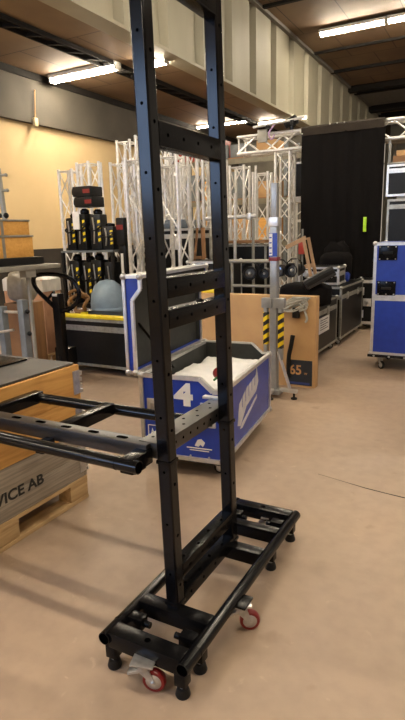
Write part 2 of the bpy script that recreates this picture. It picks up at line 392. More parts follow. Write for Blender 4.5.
def beam(name, xa, xb, ya, yb, za, zb, holes=(), hr=.008, axis='z', parent=None, slots=(), label=None):
    o = MB().box(xa, xb, ya, yb, za, zb, bev=.005).build(name, M_black, parent or rk, label)
    if holes:
        h = MB()
        for p in holes:
            p = Vector(p); e = {'z': Vector((0, 0, 1)), 'x': Vector((1, 0, 0)), 'y': Vector((0, 1, 0))}[axis]
            h.cyl(p-e*.001, p+e*.0008, hr, 14)
        h.build('bolt_holes', M_hole, o)
    return o
zb0, zb1 = .092, .152
inner0, inner1 = x0+.012, x1-.012
for n, (ya, yb) in enumerate(((1.272, 1.338), (1.462, 1.522), (1.945, 2.005), (2.14, 2.195), (2.318, 2.382))):
    hs = [(0, (ya+yb)/2-oy, zb1)] if n in (0, 4) else []
    beam('cross_beam', inner0, inner1, ya-oy, yb-oy, zb0, zb1, hs, hr=.011)
# clamp blocks near the ends
for yy in (1.40, 2.26):
    for sx in (-1, 1):
        cx = sx*.108
        c = MB().box(cx-.03, cx+.03, yy-.022-oy, yy+.022-oy, .10, .146, bev=.004).build('clamp_block', M_black, rk)
        MB().cyl((cx-sx*.03, yy-oy, .122), (cx-sx*.055, yy-oy, .122), .012, 12).build('clamp_bolt', M_black, c)
# feet under the beams
for yy in (1.295, 1.415, 2.09, 2.355):
    for sx in (-1, 1):
        fx = sx*.142
        l = MB().box(fx-.021, fx+.021, yy-.021-oy, yy+.021-oy, .045, .10, bev=.003).build('foot', M_black, rk)
        MB().lathe([(.012, .02), (.012, .05)], (fx, yy-oy, 0), 14).build('foot_spindle', M_zinc, l)
        MB().lathe([(.024, 0), (.026, .006), (.02, .03), (.012, .034)], (fx, yy-oy, 0), 22).build('foot_pad', M_rubber, l)
# castors with red tyres
caster(rk, .012, 1.262-oy, .112, .041, 15, M_red, braked=True)
caster(rk, x1+.025, 1.67-oy, .118, .04, 30, M_red, braked=True)
caster(rk, .03, 2.345-oy, .112, .037, 20, M_red, braked=True)
MB().box(x1-.01, x1+.06, 1.63-oy, 1.71-oy, .117, .125, bev=.002).build('caster_plate', M_black, rk)
# uprights
PW = .026
def upright(yc, z0, z1, name='upright', cap=True):
    xc = -.967-ox
    m = MB(); zs = (z0, z1)
    vs = []
    for z in zs:
        for a, b in ((-1, -1), (1, -1), (1, 1), (-1, 1)): vs.append(m.bm.verts.new((xc+LX(z)+a*PW, yc-oy+b*PW, z)))
    m.bm.faces.new(vs[0:4][::-1]); m.bm.faces.new(vs[4:8])
    for i in range(4): m.bm.faces.new((vs[i], vs[(i+1) % 4], vs[4+(i+1) % 4], vs[4+i]))
    o = m.build(name, M_tube, rk, bevel=.006)
    h = MB(); z = z0+.12
    while z < z1:
        X = xc+LX(z)
        h.cyl((X+PW-.001, yc-oy, z), (X+PW+.0008, yc-oy, z), .006, 10)
        h.cyl((X, yc-oy-PW+.001, z+.05), (X, yc-oy-PW-.0008, z+.05), .005, 10); z += .2
    h.build('bolt_holes', M_hole, o)
    s = MB(); zz = .73 if yc > 1.7 else .735
    for z in (z0+.05, zz): s.box(xc+LX(z)-PW-.003, xc+LX(z)+PW+.003, yc-oy-PW-.003, yc-oy+PW+.003, z-.012, z+.002, bev=.002)
    s.build('joint_sleeve', M_black, o)
    return o
upright(1.507, .125, 2.34); upright(1.981, .125, 2.34)
def rung(zc, h=.06, w=.056, dx=0, ya=1.53, yb=1.957, top_holes=True, name='rung', side_holes=True, ov=0):
    X = -.967-ox+LX(zc)+dx
    ya -= ov; yb += ov
    o = MB().box(X-w/2, X+w/2, ya-oy, yb-oy, zc-h, zc, bev=.004).build(name, M_satin if w > .07 else M_black, rk)
    hm = MB(); y = ya+.05
    k = 0
    while y < yb-.02:
        if top_holes: hm.cyl((X+(w*.18 if k % 2 else -w*.18 if w > .07 else 0), y-oy, zc-.001), (X+(w*.18 if k % 2 else -w*.18 if w > .07 else 0), y-oy, zc+.0008), .0065, 10)
        if side_holes: hm.cyl((X+w/2-.001, y-oy, zc-h/2), (X+w/2+.0008, y-oy, zc-h/2), .006, 10)
        y += .1 if w < .07 else .055; k += 1
    hm.build('bolt_holes', M_hole, o)
    return o
rung(.20, .055); rung(.315, .055)
rung(1.366, .068); rung(1.259, .064)
rung(1.852, .075)
rung(2.33, .06, ov=.0)
# side arm frame cantilevered to the left
rung(.79, .06, .092, dx=-.068, ya=1.50, yb=2.075, name='arm_plate')
aL = -2.25-ox
pipe((-1.015-ox, 1.385-oy, .745), (-2.01-ox, 1.395-oy, .745), 'arm_rail')
pipe((-1.085-ox, 1.848-oy, .755), (-1.935-ox, 1.835-oy, .755), 'arm_rail')
sb = MB().box(-1.98-ox, -1.045-ox, 1.475-oy, 1.54-oy, .732, .787, bev=.005).build('slotted_beam', M_satin, rk)
for k in range(6):
    sl = MB()
    xx = -1.172-.135*k-ox; yy = 1.507-oy
    sl.box(xx-.014, xx+.014, yy-.011, yy+.011, .786, .7878); sl.cyl((xx-.014, yy, .786), (xx-.014, yy, .7878), .011, 14); sl.cyl((xx+.014, yy, .786), (xx+.014, yy, .7878), .011, 14)
    sl.build('slot', M_hole, sb)
MB().box(-1.515-ox, -1.46-ox, 1.54-oy, 1.84-oy, .732, .785, bev=.005).build('arm_cross_beam', M_black, rk)
MB().box(-1.965-ox, -1.91-ox, 1.38-oy, 1.862-oy, .728, .783, bev=.005).build('arm_cross_beam', M_black, rk)
MB().box(-1.09-ox, -1.035-ox, 1.375-oy, 1.50-oy, .715, .77, bev=.005).build('arm_cross_beam', M_black, rk)
for xx in (-1.07, -1.5, -1.94):
    MB().box(xx-.02-ox, xx+.02-ox, 1.41-oy, 1.478-oy, .70, .745, bev=.003).build('rail_bracket', M_black, rk)
MB().box(-1.13-ox, -1.035-ox, 2.045-oy, 2.075-oy, .788, .80, bev=.002).build('end_bracket', M_zinc, rk, 'bare metal bracket')
# short bracket from rung down, behind the posts
MB().bar((-.99-ox, 1.93-oy, 1.205), (-1.0-ox, 1.80-oy, 1.30-.04), .02, .02).build('corner_brace', M_black, rk)

# ------------------------------------------------------------------ flight cases
def flight_case(name, label, loc, size, rz=0, panel=None, edge=None, split=None, cast=.09, latches='f', ew=.022, group=None, handles=(), balls=True, latch_n=2, hinges=()):
    """size = (w, d, h); origin = front-left corner at floor level of the case's feet"""
    panel = panel or M_blk; edge = edge or M_alu
    t = thing(name, label, 'flight case', loc, rz, group)
    w, d, h = size; z0 = cast; z1 = cast+h
    parts = [('body', z0, z0+h if not split else z0+h*split)]
    if split: parts.append(('lid', z0+h*split, z1))
    for n, a, b in parts:
        g = .002 if n == 'lid' else 0
        p = MB().box(.004, w-.004, .004, d-.004, a+g, b).build(n, panel, t)
        e = MB()
        for zz0, zz1 in ((a+g, a+g+ew), (b-ew, b)):
            e.box(0, w, 0, ew, zz0, zz1).box(0, w, d-ew, d, zz0, zz1).box(0, ew, ew, d-ew, zz0, zz1).box(w-ew, w, ew, d-ew, zz0, zz1)
        for xx in (0, w-ew):
            for yy in (0, d-ew): e.box(xx, xx+ew, yy, yy+ew, a+g+ew, b-ew)
        e.build('edging', edge, p)
    if balls:
        for xx in (.01, w-.01):
            for yy in (.01, d-.01):
                for zz in (z0+.012, z1-.012): MB().sph((xx, yy, zz), .026, 10).build('corner_ball', edge, t)
    def plate(cx, cz, face):
        o = MB(); s = .055
        if face == 'f':
            o.box(cx-s, cx+s, -.006, .004, cz-s, cz+s, bev=.002).build_later = None
            return o
        if face == 'r': o.box(w-.004, w+.006, cx-s, cx+s, cz-s, cz+s, bev=.002)
        if face == 'l': o.box(-.006, .004, cx-s, cx+s, cz-s, cz+s, bev=.002)
        return o
    zl = z0+h*split if split else z0+h*.6
    for fc in latches:
        L = w if fc == 'f' else d
        for k in range(latch_n):
            c = L*(k+.5)/latch_n if latch_n > 1 else L/2
            s = .05
            if fc == 'f':
                q = MB().box(c-s, c+s, -.006, .003, zl-s, zl+s, bev=.002).build('latch', edge, t)
                MB().box(c-.018, c+.018, -.016, -.005, zl-.03, zl+.012, bev=.003).build('latch_turn', M_zinc, q)
            else:
                xs = w if fc == 'r' else 0; sg = 1 if fc == 'r' else -1
                q = MB().box(xs-.003, xs+sg*.006, c-s, c+s, zl-s, zl+s, bev=.002).build('latch', edge, t)
                MB().box(xs+sg*.005, xs+sg*.016, c-.018, c+.018, zl-.03, zl+.012, bev=.003).build('latch_turn', M_zinc, q)
    if cast > .05:
        r = (cast-.012)/2*1.0
        for xx in (.09, w-.09):
            for yy in (.09, d-.09): caster(t, xx, yy, z0, min(.045, cast*.42), random.choice((10, 60, -40, 120)))
    return t

# big blue case at the right edge
bc = flight_case('flight_case', 'tall two-part blue flight case on wheels at the right edge', (-1.21, 6.05, 0), (1.25, .62, 1.21), 0, M_blue, M_alu, .52, .17, latches='', ew=.032)
for zz in (1.27, .90):
    for xx in (.145,):
        a = MB().box(xx-.095, xx+.095, -.008, .003, zz-.075, zz+.075, bev=.004).build('recessed_handle', M_black, bc, 'black recessed dish')
        b = MB()
        for i in (-1, 0, 1):
            for j in (-1, 1): b.sph((xx+i*.08, -.012, zz+j*.062), .008, 8)
        b.build('rivets', M_zinc, a)
        MB().box(xx-.05, xx+.05, -.022, -.008, zz-.012, zz+.016, bev=.004).build('handle_grip', M_rubber, a)
MB().box(-.02, 1.27, -.02, .64, .145, .175, bev=.004).build('base_board', M_blk, bc)
b = MB()
for k in range(8): b.sph((.05+k*.16, -.024, .16), .012, 8)
b.build('base_screws', M_zinc, bc)
l = MB().cyl((.50, -.001, .39), (.50, -.004, .39), .12, 28).build('round_emblem', M_white, bc)
MB().lathe([(.06, -.005), (.06, .005)], (0, 0, 0), 24, Matrix.Translation((.50, -.004, .39)) @ Matrix.Rotation(R(90), 4, 'X')).build('emblem_centre', M_blue, l)

# row of long black cases, right of the lifter
fa_ = flight_case('flight_case', 'long black flight case with white paper label behind the cardboard box', (-2.45, 5.35, 0), (.6, 1.72, .60), 0, M_blk, M_alu_dull, .78, .09, latches='r', ew=.028)
pl = MB().box(.6, .603, .84, 1.34, .31, .50).build('paper_label', M_white, fa_)
q = MB()
for k in range(5): q.box(.603, .6042, .96, 1.28-.07*(k % 2), .35+.028*k, .358+.028*k)
q.build('label_lines', M_black_ink, pl)
flight_case('flight_case', 'second long black flight case, further back in the right-hand row', (-2.45, 7.2, 0), (.62, 1.25, .70), 0, M_blk, M_alu_dull, .8, .09, latches='r', ew=.028)
sm = flight_case('flight_case', 'small black flight case with silver latches left of the blue case', (-2.0, 8.55, 0), (.66, .5, .68), 0, M_blk, M_alu_bright, None, .09, latches='', ew=.045)
for xx, zz in ((.11, .25), (.11, .60), (.22, .43)):
    q = MB().box(xx-.06, xx+.06, -.008, .003, zz-.06, zz+.06, bev=.003).build('latch', M_alu_bright, sm)
    MB().box(xx-.022, xx+.022, -.02, -.008, zz-.035, zz+.02, bev=.003).build('latch_turn', M_zinc, q)
# dark case and silver-edged case on the row
flight_case('equipment_case', 'small black case with silver edges lying on the black case row', (-2.46, 7.28, .805), (.56, .44, .24), 4, M_blk, M_alu, .6, 0.0, latches='f', ew=.03)
# stack of cases right of the drape
flight_case('flight_case', 'black flight case at the bottom of the stack behind the blue case', (-1.78, 9.7, 0), (1.2, .6, 1.1), 0, M_blk, M_alu, None, .12, latches='', ew=.03)
flight_case('flight_case', 'black silver-edged flight case, middle of the stack right of the drape', (-1.76, 9.7, 1.24), (1.2, .6, .76), 0, M_blk, M_alu_dull, .84, 0, latches='', ew=.035, balls=False)
flight_case('flight_case', 'topmost black flight case of the stack right of the drape', (-1.79, 9.7, 2.045), (1.2, .6, .50), 0, M_blk, M_alu, .8, 0, latches='', ew=.035, balls=False)
ob = thing('shallow_tray', 'shallow pale tray of gear between the stacked black cases', 'tray', (-1.62, 9.72, 2.002))
MB().box(0, .9, 0, .5, 0, .012).box(0, .9, 0, .01, .012, .04).box(0, .9, .49, .5, .012, .04).build('tray', M_steelframe, ob)
sh = thing('shelf_frame', 'steel shelf frame with cartons on top of the case stack', 'shelf', (-1.8, 9.75, 2.565))
for xx in (.03, .42, 1.1):
    for yy in (.03, .45): MB().box(xx-.02, xx+.02, yy-.02, yy+.02, .021, .36).build('post', M_steelframe, sh)
MB().box(0, 1.15, 0, .48, 0, .02).build('shelf_board', M_steelframe, sh); MB().box(0, 1.15, 0, .48, .362, .38).build('shelf_board', M_steelframe, sh)
for i, (xx, ww, hh, mm, l) in enumerate(((.08, .28, .1, M_hazel, 'flat brown carton on the shelf above the stacked black cases'), (.5, .3, .22, M_card, 'pale carton on the shelf above the stacked black cases'), (.13, .2, .08, M_card, 'small carton lying on the flat brown carton'))):
    zz = 2.586 if i < 2 else 2.687
    tag(MB().box(xx-1.8, xx+ww-1.8, 9.8, 10.1, zz, zz+hh, bev=.004).build('carton', mm), l, 'box')

# low black case with yellow strip on the left
lc = flight_case('flight_case', 'long low black flight case with yellow top edge behind the pallet truck', (-4.45, 4.65, 0), (1.28, .6, .54), 0, M_blk, M_alu_dull, .80, .09, latches='', ew=.03)
MB().box(0, 1.28, 0, .12, .632, .665, bev=.006).build('yellow_edge_strip', M_yellow, lc)
flight_case('flight_case', 'black flight case with silver top edge seen between the rack posts', (-3.34, 5.75, .462), (.50, .5, .74), 0, M_blk, M_alu, None, 0, latches='', ew=.028)
flight_case('flight_case', 'plain black flight case under the silver-edged case between the rack posts', (-3.38, 5.72, 0), (.54, .56, .36), 0, M_blk, M_alu_dull, None, .085, latches='', ew=.028)

# ------------------------------------------------------------------ the open blue case marked 4
c4 = thing('open_flight_case', 'open blue flight case numbered 4, heaped with white cloth', 'flight case', (-1.955, 2.745, 0), 7)
w4, d4, zb, zh, zl = .54, 1.12, .125, .65, .575
tk = .012
endp = [(0, zb), (w4, zb), (w4, zl), (w4-.055, zl), (w4-.14, zh), (0, zh)]
for y_, n in ((0, 0), (d4-tk, 1)): MB().prism(endp, 'y', y_, y_+tk).build('end_panel', M_blue, c4)
MB().box(0, tk, tk, d4-tk, zb, zh).build('side_panel', M_blue, c4); MB().box(w4-tk, w4, tk, d4-tk, zb, zl).build('side_panel', M_blue, c4)
MB().box(tk, w4-tk, tk, d4-tk, zb, zb+tk).build('bottom_panel', M_casein, c4)
li = MB().box(tk, tk+.006, tk, d4-tk, zb+tk, zh-.01).box(w4-tk-.006, w4-tk, tk, d4-tk, zb+tk, zl-.01)
li.prism([(a if 0 < a < w4 else (tk if a == 0 else w4-tk), b) for a, b in endp], 'y', tk, tk+.006).prism([(a if 0 < a < w4 else (tk if a == 0 else w4-tk), b) for a, b in endp], 'y', d4-tk-.006, d4-tk)
li.build('lining', M_casein, c4)
e = MB()
def edge_line(mb, pts, y, s=.026):
    for a, b in zip(pts, pts[1:]): mb.bar((a[0], y, a[1]), (b[0], y, b[1]), s, s)
edge_line(e, endp[2:]+[], 0); edge_line(e, endp[2:], d4); edge_line(e, [(0, zh), (0, zb), (w4, zb), (w4, zl)], 0); edge_line(e, [(0, zh), (0, zb), (w4, zb), (w4, zl)], d4)
for xx, zz in ((0, zh), (w4, zl), (0, zb), (w4, zb)): e.bar((xx, 0, zz), (xx, d4, zz), .026, .026)
e.build('edging', M_alu, c4)
for xx, zz in ((0, zh), (w4, zl), (0, zb), (w4, zb)):
    for yy in (0, d4): MB().sph((xx, yy, zz), .026, 12).build('corner_ball', M_zinc, c4)
MB().box(-.005, w4+.005, -.006, d4+.006, .10, .122, bev=.003).build('base_board', M_blk, c4)
sc = MB()
for k in range(4): sc.sph((.08+.125*k, -.016, .15), .007, 8)
sc.build('base_screws', M_zinc, c4)
for xx in (.09, w4-.09):
    for yy in (.1, d4-.1): caster(c4, xx, yy, .10, .04, random.choice((20, -60, 80)))
text('number_marking', '4', .185, M_white, c4, (.29, -.003, .535), (90, 0, 0), .0015, 1.22, 'white numeral four', bold=.010)
# latches on the numbered end
for xx in (.085, .45):
    q = MB().box(xx-.05, xx+.05, -.008, .002, .40, .50, bev=.003).build('latch', M_alu, c4)
    MB().box(xx-.02, xx+.02, -.02, -.008, .43, .475, bev=.003).build('latch_turn', M_zinc, q)
q = MB().box(.33, .50, -.012, .002, .345, .39, bev=.003).build('handle_dish', M_alu, c4); MB().cyl((.35, -.018, .367), (.48, -.018, .367), .009, 10).build('handle_grip', M_black, q)
# small white badges low on the numbered end
q = MB()
for a, b in (((.035, .24), (.095, .24)), ((.035, .32), (.095, .32)), ((.035, .24), (.035, .32)), ((.095, .24), (.095, .32))): q.bar((a[0], -.002, a[1]), (b[0], -.002, b[1]), .004, .004)
q.prism([(.05, .255), (.062, .30), (.07, .28), (.085, .27), (.085, .255)], 'y', -.003, 0).build('white_badge', M_white, c4)
q = MB().prism([(.355, .215), (.375, .255), (.40, .262), (.425, .24), (.41, .212), (.395, .225), (.38, .21)], 'y', -.003, 0)
q.box(.30, .47, -.003, 0, .196, .202).box(.32, .45, -.003, 0, .182, .187).build('white_emblem', M_white, c4)
# white lettered mark on the long side, brush strokes leaning up to the far end
q = MB()
for pts in ([(.30, .26), (.34, .40), (.52, .47), (.74, .50), (.76, .56), (.80, .44), (.74, .38), (.50, .34), (.36, .24)],):
    q.prism(pts, 'x', w4, w4+.003)
q.prism([(.36, .22), (.40, .25), (.60, .30), (.76, .35), (.76, .325), (.58, .27), (.40, .215)], 'x', w4, w4+.003)
q.build('white_logo', mat('faded_white_print', (0.62, 0.62, 0.66), .6), c4)
q = MB()
for k in range(5): q.box(w4+.003, w4+.004, .40+.075*k, .408+.075*k, .36+.018*k, .45+.018*k)
q.build('logo_gaps', M_blue, c4)
# standing lid, hinged along the left side
ldp = [(-.088, zh+.01), (-.035, zh+.01), (-.035, 1.12), (.024, 1.19), (.024, 1.265), (-.088, 1.265)]
lid = MB()
lid.box(-.088, -.076, 0, d4, zh+.01, 1.265)
lid = lid.build('lid', M_blue, c4)
for y_ in (0, d4-tk): MB().prism(ldp, 'y', y_, y_+tk).build('lid_end_panel', M_blue, lid)
MB().box(-.076, -.035, tk, d4-tk, zh+.01, zh+.022).build('lid_side_panel', M_blue, lid)
MB().box(-.076, .024, tk, d4-tk, 1.253, 1.265).build('lid_side_panel', M_blue, lid)
MB().box(-.076, -.068, tk, d4-tk, zh+.022, 1.253).box(-.068, .014, tk, d4-tk, 1.245, 1.253).prism([(-.073, zh+.02), (-.037, zh+.02), (-.037, 1.12), (.016, 1.19), (.016, 1.25), (-.073, 1.25)], 'y', tk, tk+.005).prism([(-.073, zh+.02), (-.037, zh+.02), (-.037, 1.12), (.016, 1.19), (.016, 1.25), (-.073, 1.25)], 'y', d4-tk-.005, d4-tk).build('lid_lining', M_casein, lid)
e = MB(); edge_line(e, ldp+[ldp[0]], 0, .02); edge_line(e, ldp+[ldp[0]], d4, .02)
for xx, zz in ((-.088, zh+.01), (-.035, zh+.01), (.024, 1.265), (-.088, 1.265)): e.bar((xx, 0, zz), (xx, d4, zz), .021, .021)
e.box(-.088, .024, 0, d4, 1.266, 1.272)
e.build('lid_edging', M_alu, lid)
for xx, zz in ((-.088, zh+.01), (-.035, zh+.01), (.024, 1.265), (-.088, 1.265)):
    for yy in (0, d4): MB().sph((xx, yy, zz), .023, 12).build('lid_corner_ball', M_zinc, lid)
MB().bar((-.065, .12, .96), (.03, .42, .60), .022, .006).build('lid_stay', M_black, c4)
for yy in (.25, .8): MB().cyl((-.04, yy, zh), (-.05, yy+.1, zh), .012, 10)  .box(-.075, .0, yy, yy+.1, zh-.004, zh+.004).build('hinge', M_zinc, c4)

def heap(x0, x1, y0, y1, zbase, ztop, seed, nx=26, ny=40, edge_in=.05):
    from mathutils import noise
    b = bmesh.new(); g = []
    for j in range(ny+1):
        row = []
        for i in range(nx+1):
            u, v = i/nx, j/ny
            x = x0+(x1-x0)*u; y = y0+(y1-y0)*v
            ed = min(u, 1-u, v, 1-v)
            k = min(1, ed/edge_in*1.0) if edge_in else 1
            n1 = noise.noise(Vector((x*4, y*4, seed))); n2 = abs(noise.noise(Vector((x*11+n1*2, y*9, seed+5))))
            z = zbase+(ztop-zbase)*(k**.5)*(.86+.22*n1) + .028*n2
            row.append(b.verts.new((x, y, z)))
        g.append(row)
    for j in range(ny):
        for i in range(nx): b.faces.new((g[j][i], g[j][i+1], g[j+1][i+1], g[j+1][i]))
    bot = [g[0][0], g[0][nx], g[ny][nx], g[ny][0]]
    m = MB(); m.bm.free(); m.bm = b
    low = [b.verts.new((v.co.x, v.co.y, zbase-.12)) for v in bot]
    rim = g[0] + [g[j][nx] for j in range(1, ny+1)] + [g[ny][i] for i in range(nx-1, -1, -1)] + [g[j][0] for j in range(ny-1, 0, -1)]
    lowr = [b.verts.new((v.co.x, v.co.y, zbase-.12)) for v in rim]
    for k in range(len(rim)): b.faces.new((rim[k], rim[(k+1) % len(rim)], lowr[(k+1) % len(rim)], lowr[k]))
    for v in low: b.verts.remove(v)
    b.faces.new(lowr)
    return m
hp = heap(.028, w4-.028,   .028, d4-.05, .42, .575, 3.1).build('cloth', M_cloth, None, angle=80)
hp.location = c4.location; hp.rotation_euler = c4.rotation_euler
tag(hp, 'crumpled white cloth filling the open blue case', 'cloth')
tr = thing('tape_roll', 'small red and white roll on the edge of the open blue case', 'tape', (-1.52, 2.97, .648), 20)
MB().lathe([(.022, 0), (.036, 0), (.038, .006), (.038, .03), (.036, .036), (.022, .036)], (0, 0, 0), 24, Matrix.Rotation(R(70), 4, 'X') @ Matrix.Rotation(R(20), 4, 'Y')).build('roll', M_red, tr)
MB().lathe([(.001, .004), (.024, .004), (.024, .032), (.001, .032)], (0, 0, 0), 20, Matrix.Rotation(R(70), 4, 'X') @ Matrix.Rotation(R(20), 4, 'Y')).build('core', M_white, tr)
gt = MB().tube(smooth_path([(-1.50, 2.87, .63), (-1.46, 2.86, .655), (-1.435, 2.83, .60), (-1.43, 2.82, .56), (-1.45, 2.84, .60), (-1.47, 2.87, .64)]), .007, 8)
tag(gt.build('cord', mat('green_cord', (0.03, 0.22, 0.06), .6)), 'short green cord hung over the near corner of the blue case', 'cord')

# ------------------------------------------------------------------ pallet and crate (left foreground)
px0, px1, py0, py1 = -2.86, -2.05, 1.07, 2.28
pa = thing('pallet', 'pale wooden pallet under the pine crate at left', 'pallet', (px0, py0, 0))
W_, L_ = px1-px0, py1-py0
for xx in (0, W_/2-.05, W_-.10):
    MB().box(xx, xx+.10, 0, L_, 0, .022, bev=.002).build('bottom_board', M_pine_pale, pa)
    for yy, ll in ((0, .145), (L_/2-.07, .145), (L_-.145, .145)):
        MB().box(xx+.002, xx+.098, yy, yy+ll, .022, .10, bev=.003).build('block', M_pine_pale, pa)
for yy in (0, L_/2-.07, L_-.145): MB().box(0, W_, yy, yy+.145, .10, .122, bev=.002).build('stringer_board', M_pine_pale, pa)
for k in range(5): MB().box(.0+k*(W_-.12)/4, .12+k*(W_-.12)/4, 0, L_, .122, .144, bev=.002).build('deck_board', M_pine_pale, pa)
cr = thing('collar_crate', 'pine pallet collar crate stencilled in black with grey lower boards', 'crate', (px0, py0, .146))
def collar(z0, z1, m, n):
    t_ = .02
    b = MB().box(0, W_, 0, t_, z0, z1, bev=.002).box(0, W_, L_-t_, L_, z0, z1, bev=.002).box(0, t_, t_, L_-t_, z0, z1, bev=.002).box(W_-t_, W_, t_, L_-t_, z0, z1, bev=.002)
    return b.build(n, m, cr)
g1 = collar(0, .132, M_greywood, 'board_collar'); g2 = collar(.134, .27, M_greywood, 'board_collar'); g1['label'] = g2['label'] = 'weathered grey boards'
collar(.272, .468, M_pine, 'board_collar'); collar(.47, .665, M_pine, 'board_collar')
for yy in (0, L_):
    for xx in (0, W_):
        for zz in (.03, .165, .30, .50):
            s = MB(); sx = 1 if xx else -1; sy = 1 if yy else -1; hh = .10 if zz < .25 else .135
            s.box(xx, xx+sx*.003, yy-sy*.055, yy, zz, zz+hh).box(xx-sx*.055, xx, yy, yy+sy*.003, zz, zz+hh)
            for k in range(4): s.cyl((xx+sx*.004, yy+sy*.004, zz+hh*(k+.1)/4), (xx+sx*.004, yy+sy*.004, zz+hh*(k+.75)/4), .008, 8)
            s.build('hinge', M_zinc, cr)
text('stencil', 'SERVICE AB', .078, M_black_ink, cr, (W_+.001, .64, .118), (90, 0, 90), .0006, 1.15, 'black stencilled lettering', bold=.002)
mt = MB().box(px0+.008, px1-.022, py0+.008, py1-.014, .812, .824, bev=.003).box(-2.84, -2.30, 1.10, 1.80, .824, .855, bev=.004)
tag(mt.build('cover_sheet', mat('dark_grey_board', (0.075, 0.07, 0.065), .6, col2=(0.055, 0.052, 0.05), scale=5)), 'dark grey cover board laid in the top of the pine crate', 'board')
tag(MB().box(-2.62, -2.36, 1.84, 2.20, .825, .835, bev=.002).build('tray', M_black), 'flat black tray lying on the crate cover', 'tray')

# ------------------------------------------------------------------ TV carton, lifter
tv = thing('television_carton', 'large flat brown cardboard carton with dark corner print reading 65', 'box', (-3.105, 5.05, 0))
MB().box(0, 1.58, 0, .11, 0, .905, bev=.004).build('carton_body', M_card, tv)
q = MB().box(1.30, 1.555, -.0015, 0, .02, .275).build('dark_print_panel', mat('dark_blue_print', (0.02, 0.025, 0.035), .5), tv)
text('number_print', '65', .135, mat('orange_print', (0.68, 0.36, 0.14), .6), q, (1.385, -.003, .17), (90, 0, 0), .0005, .95, 'orange numerals sixty five', bold=.003)
text('letter_print', 'w', .045, MATS['orange_print'], q, (1.49, -.003, .145), (90, 0, 0), .0005, 1.0)
MB().box(1.31, 1.53, -.0025, -.0014, .028, .05).build('blue_stripe', mat('blue_print', (0.04, 0.06, 0.22), .5), q)
MB().box(1.2, 1.22, -.0022, 0, .02, .9).build('carton_fold', mat('card_fold', (0.42, 0.24, 0.11), .8), tv) if False else None
bt = MB(); bt.box(.60, .64, -.006, .0, .78, .905); bt.build('black_tape_tab', M_rubber, tv)
tag(MB().box(-2.90, -2.55, 5.10, 5.16, .908, .948, bev=.004).build('spirit_level', M_yellow), 'yellow bar lying on top of the large carton', 'bar')
# cable clump on the carton's corner
cb = MB(); rnd = random.Random(4)
for k in range(9):
    pts = []
    for j in range(7):
        pts.append((-1.72+.13*math.sin(j*1.3+k)+rnd.uniform(-.03, .03), 5.02+rnd.uniform(-.03, .0), .83+.07*math.cos(j*1.1+k*.7)-.0*j))
    cb.tube(smooth_path(pts, 5), .009, 6)
cb.tube(smooth_path([(-1.70, 5.02, .85), (-1.64, 5.01, .80), (-1.60, 5.01, .70), (-1.615, 5.01, .66)], 5), .012, 6)
tag(cb.build('cable_bundle', mat('grey_cable', (0.42, 0.42, 0.38), .5)), 'tangle of grey cable hanging on the carton beside the lifter', 'cable')
tag(MB().box(-1.74, -1.67, 4.985, 5.02, .70, .80, bev=.008).build('plug', M_rubber), 'black plug hanging in the grey cable tangle', 'plug')

lf = thing('tower_lifter', 'grey steel lifting mast with hazard-striped legs before the carton', 'lifter', (-1.80, 4.67, 0))
MB().box(-.033, .033, -.036, .036, .06, 1.62, bev=.005).build('outer_mast', M_lift, lf)
MB().box(-.028, .028, -.028, .028, 1.62, 1.93, bev=.004).build('inner_mast', M_lift, lf)
MB().box(-.045, .045, -.045, .045, 1.56, 1.64, bev=.005).build('mast_collar', M_alu, lf)
q = MB().box(-.039, .039, -.0400, -.0385, 1.30, 1.505).build('mast_label', M_blue, lf, 'blue and white maker label'); MB().box(-.037, -.006, -.0415, -.04, 1.31, 1.50).build('label_white_field', M_white, q)
s = MB()
for k in range(4): s.box(-.034, -.012, -.0425, -.0414, 1.325+.045*k, 1.336+.045*k)
s.build('label_print', M_blue, q)
MB().box(-.041, .041, -.041, .041, 1.262, 1.295, bev=.003).build('red_band', M_red, lf, 'red tape band')
for sx in (-1, 1):
    p = MB().box(sx*.072-.018, sx*.072+.018, -.045, .005, .36, .93, bev=.004).build('folded_leg', M_lift, lf)
    MB().box(sx*.072-.020, sx*.072+.020, -.047, .007, .47 if sx > 0 else .50, .80, bev=.002).build('hazard_tape', M_hazard, p, 'black and yellow striped tape')
    MB().box(sx*.06-.05, sx*.06+.05, -.05, .01, .84, .93, bev=.005).build('leg_bracket', M_lift, lf)
MB().box(-.075, .075, -.075, .075, .03, .075, bev=.005).build('base_plate', M_lift, lf)
for sx, sy, L in ((1, -.15, .24), (-1, .1, .2), (.1, -1, .16)):
    d = Vector((sx, sy, 0)).normalized()
    o = MB().bar(d*.07+Vector((0, 0, .075)), d*L+Vector((0, 0, .075)), .04, .03).build('outrigger', M_alu, lf)
    MB().lathe([(.03, .0), (.03, .012), (.01, .02), (.01, .06)], tuple(d*(L-.03)), 16).build('screw_foot', M_rubber, o)
MB().bar((.05, -.03, .44), (.17, -.04, .10), .028, .018).build('diagonal_strut', M_alu, lf)
MB().box(.10, .135, -.07, -.03, .14, .52, bev=.004).build('winch_cover', M_rubber, lf) if False else None
bk = tag(MB().tube(smooth_path([(-1.735, 5.0, .53), (-1.75, 4.99, .42), (-1.775, 5.0, .3), (-1.78, 5.01, .10)], 5), .022, 8).build('strap', M_rubber), 'black strap hanging behind the lifter mast', 'strap')

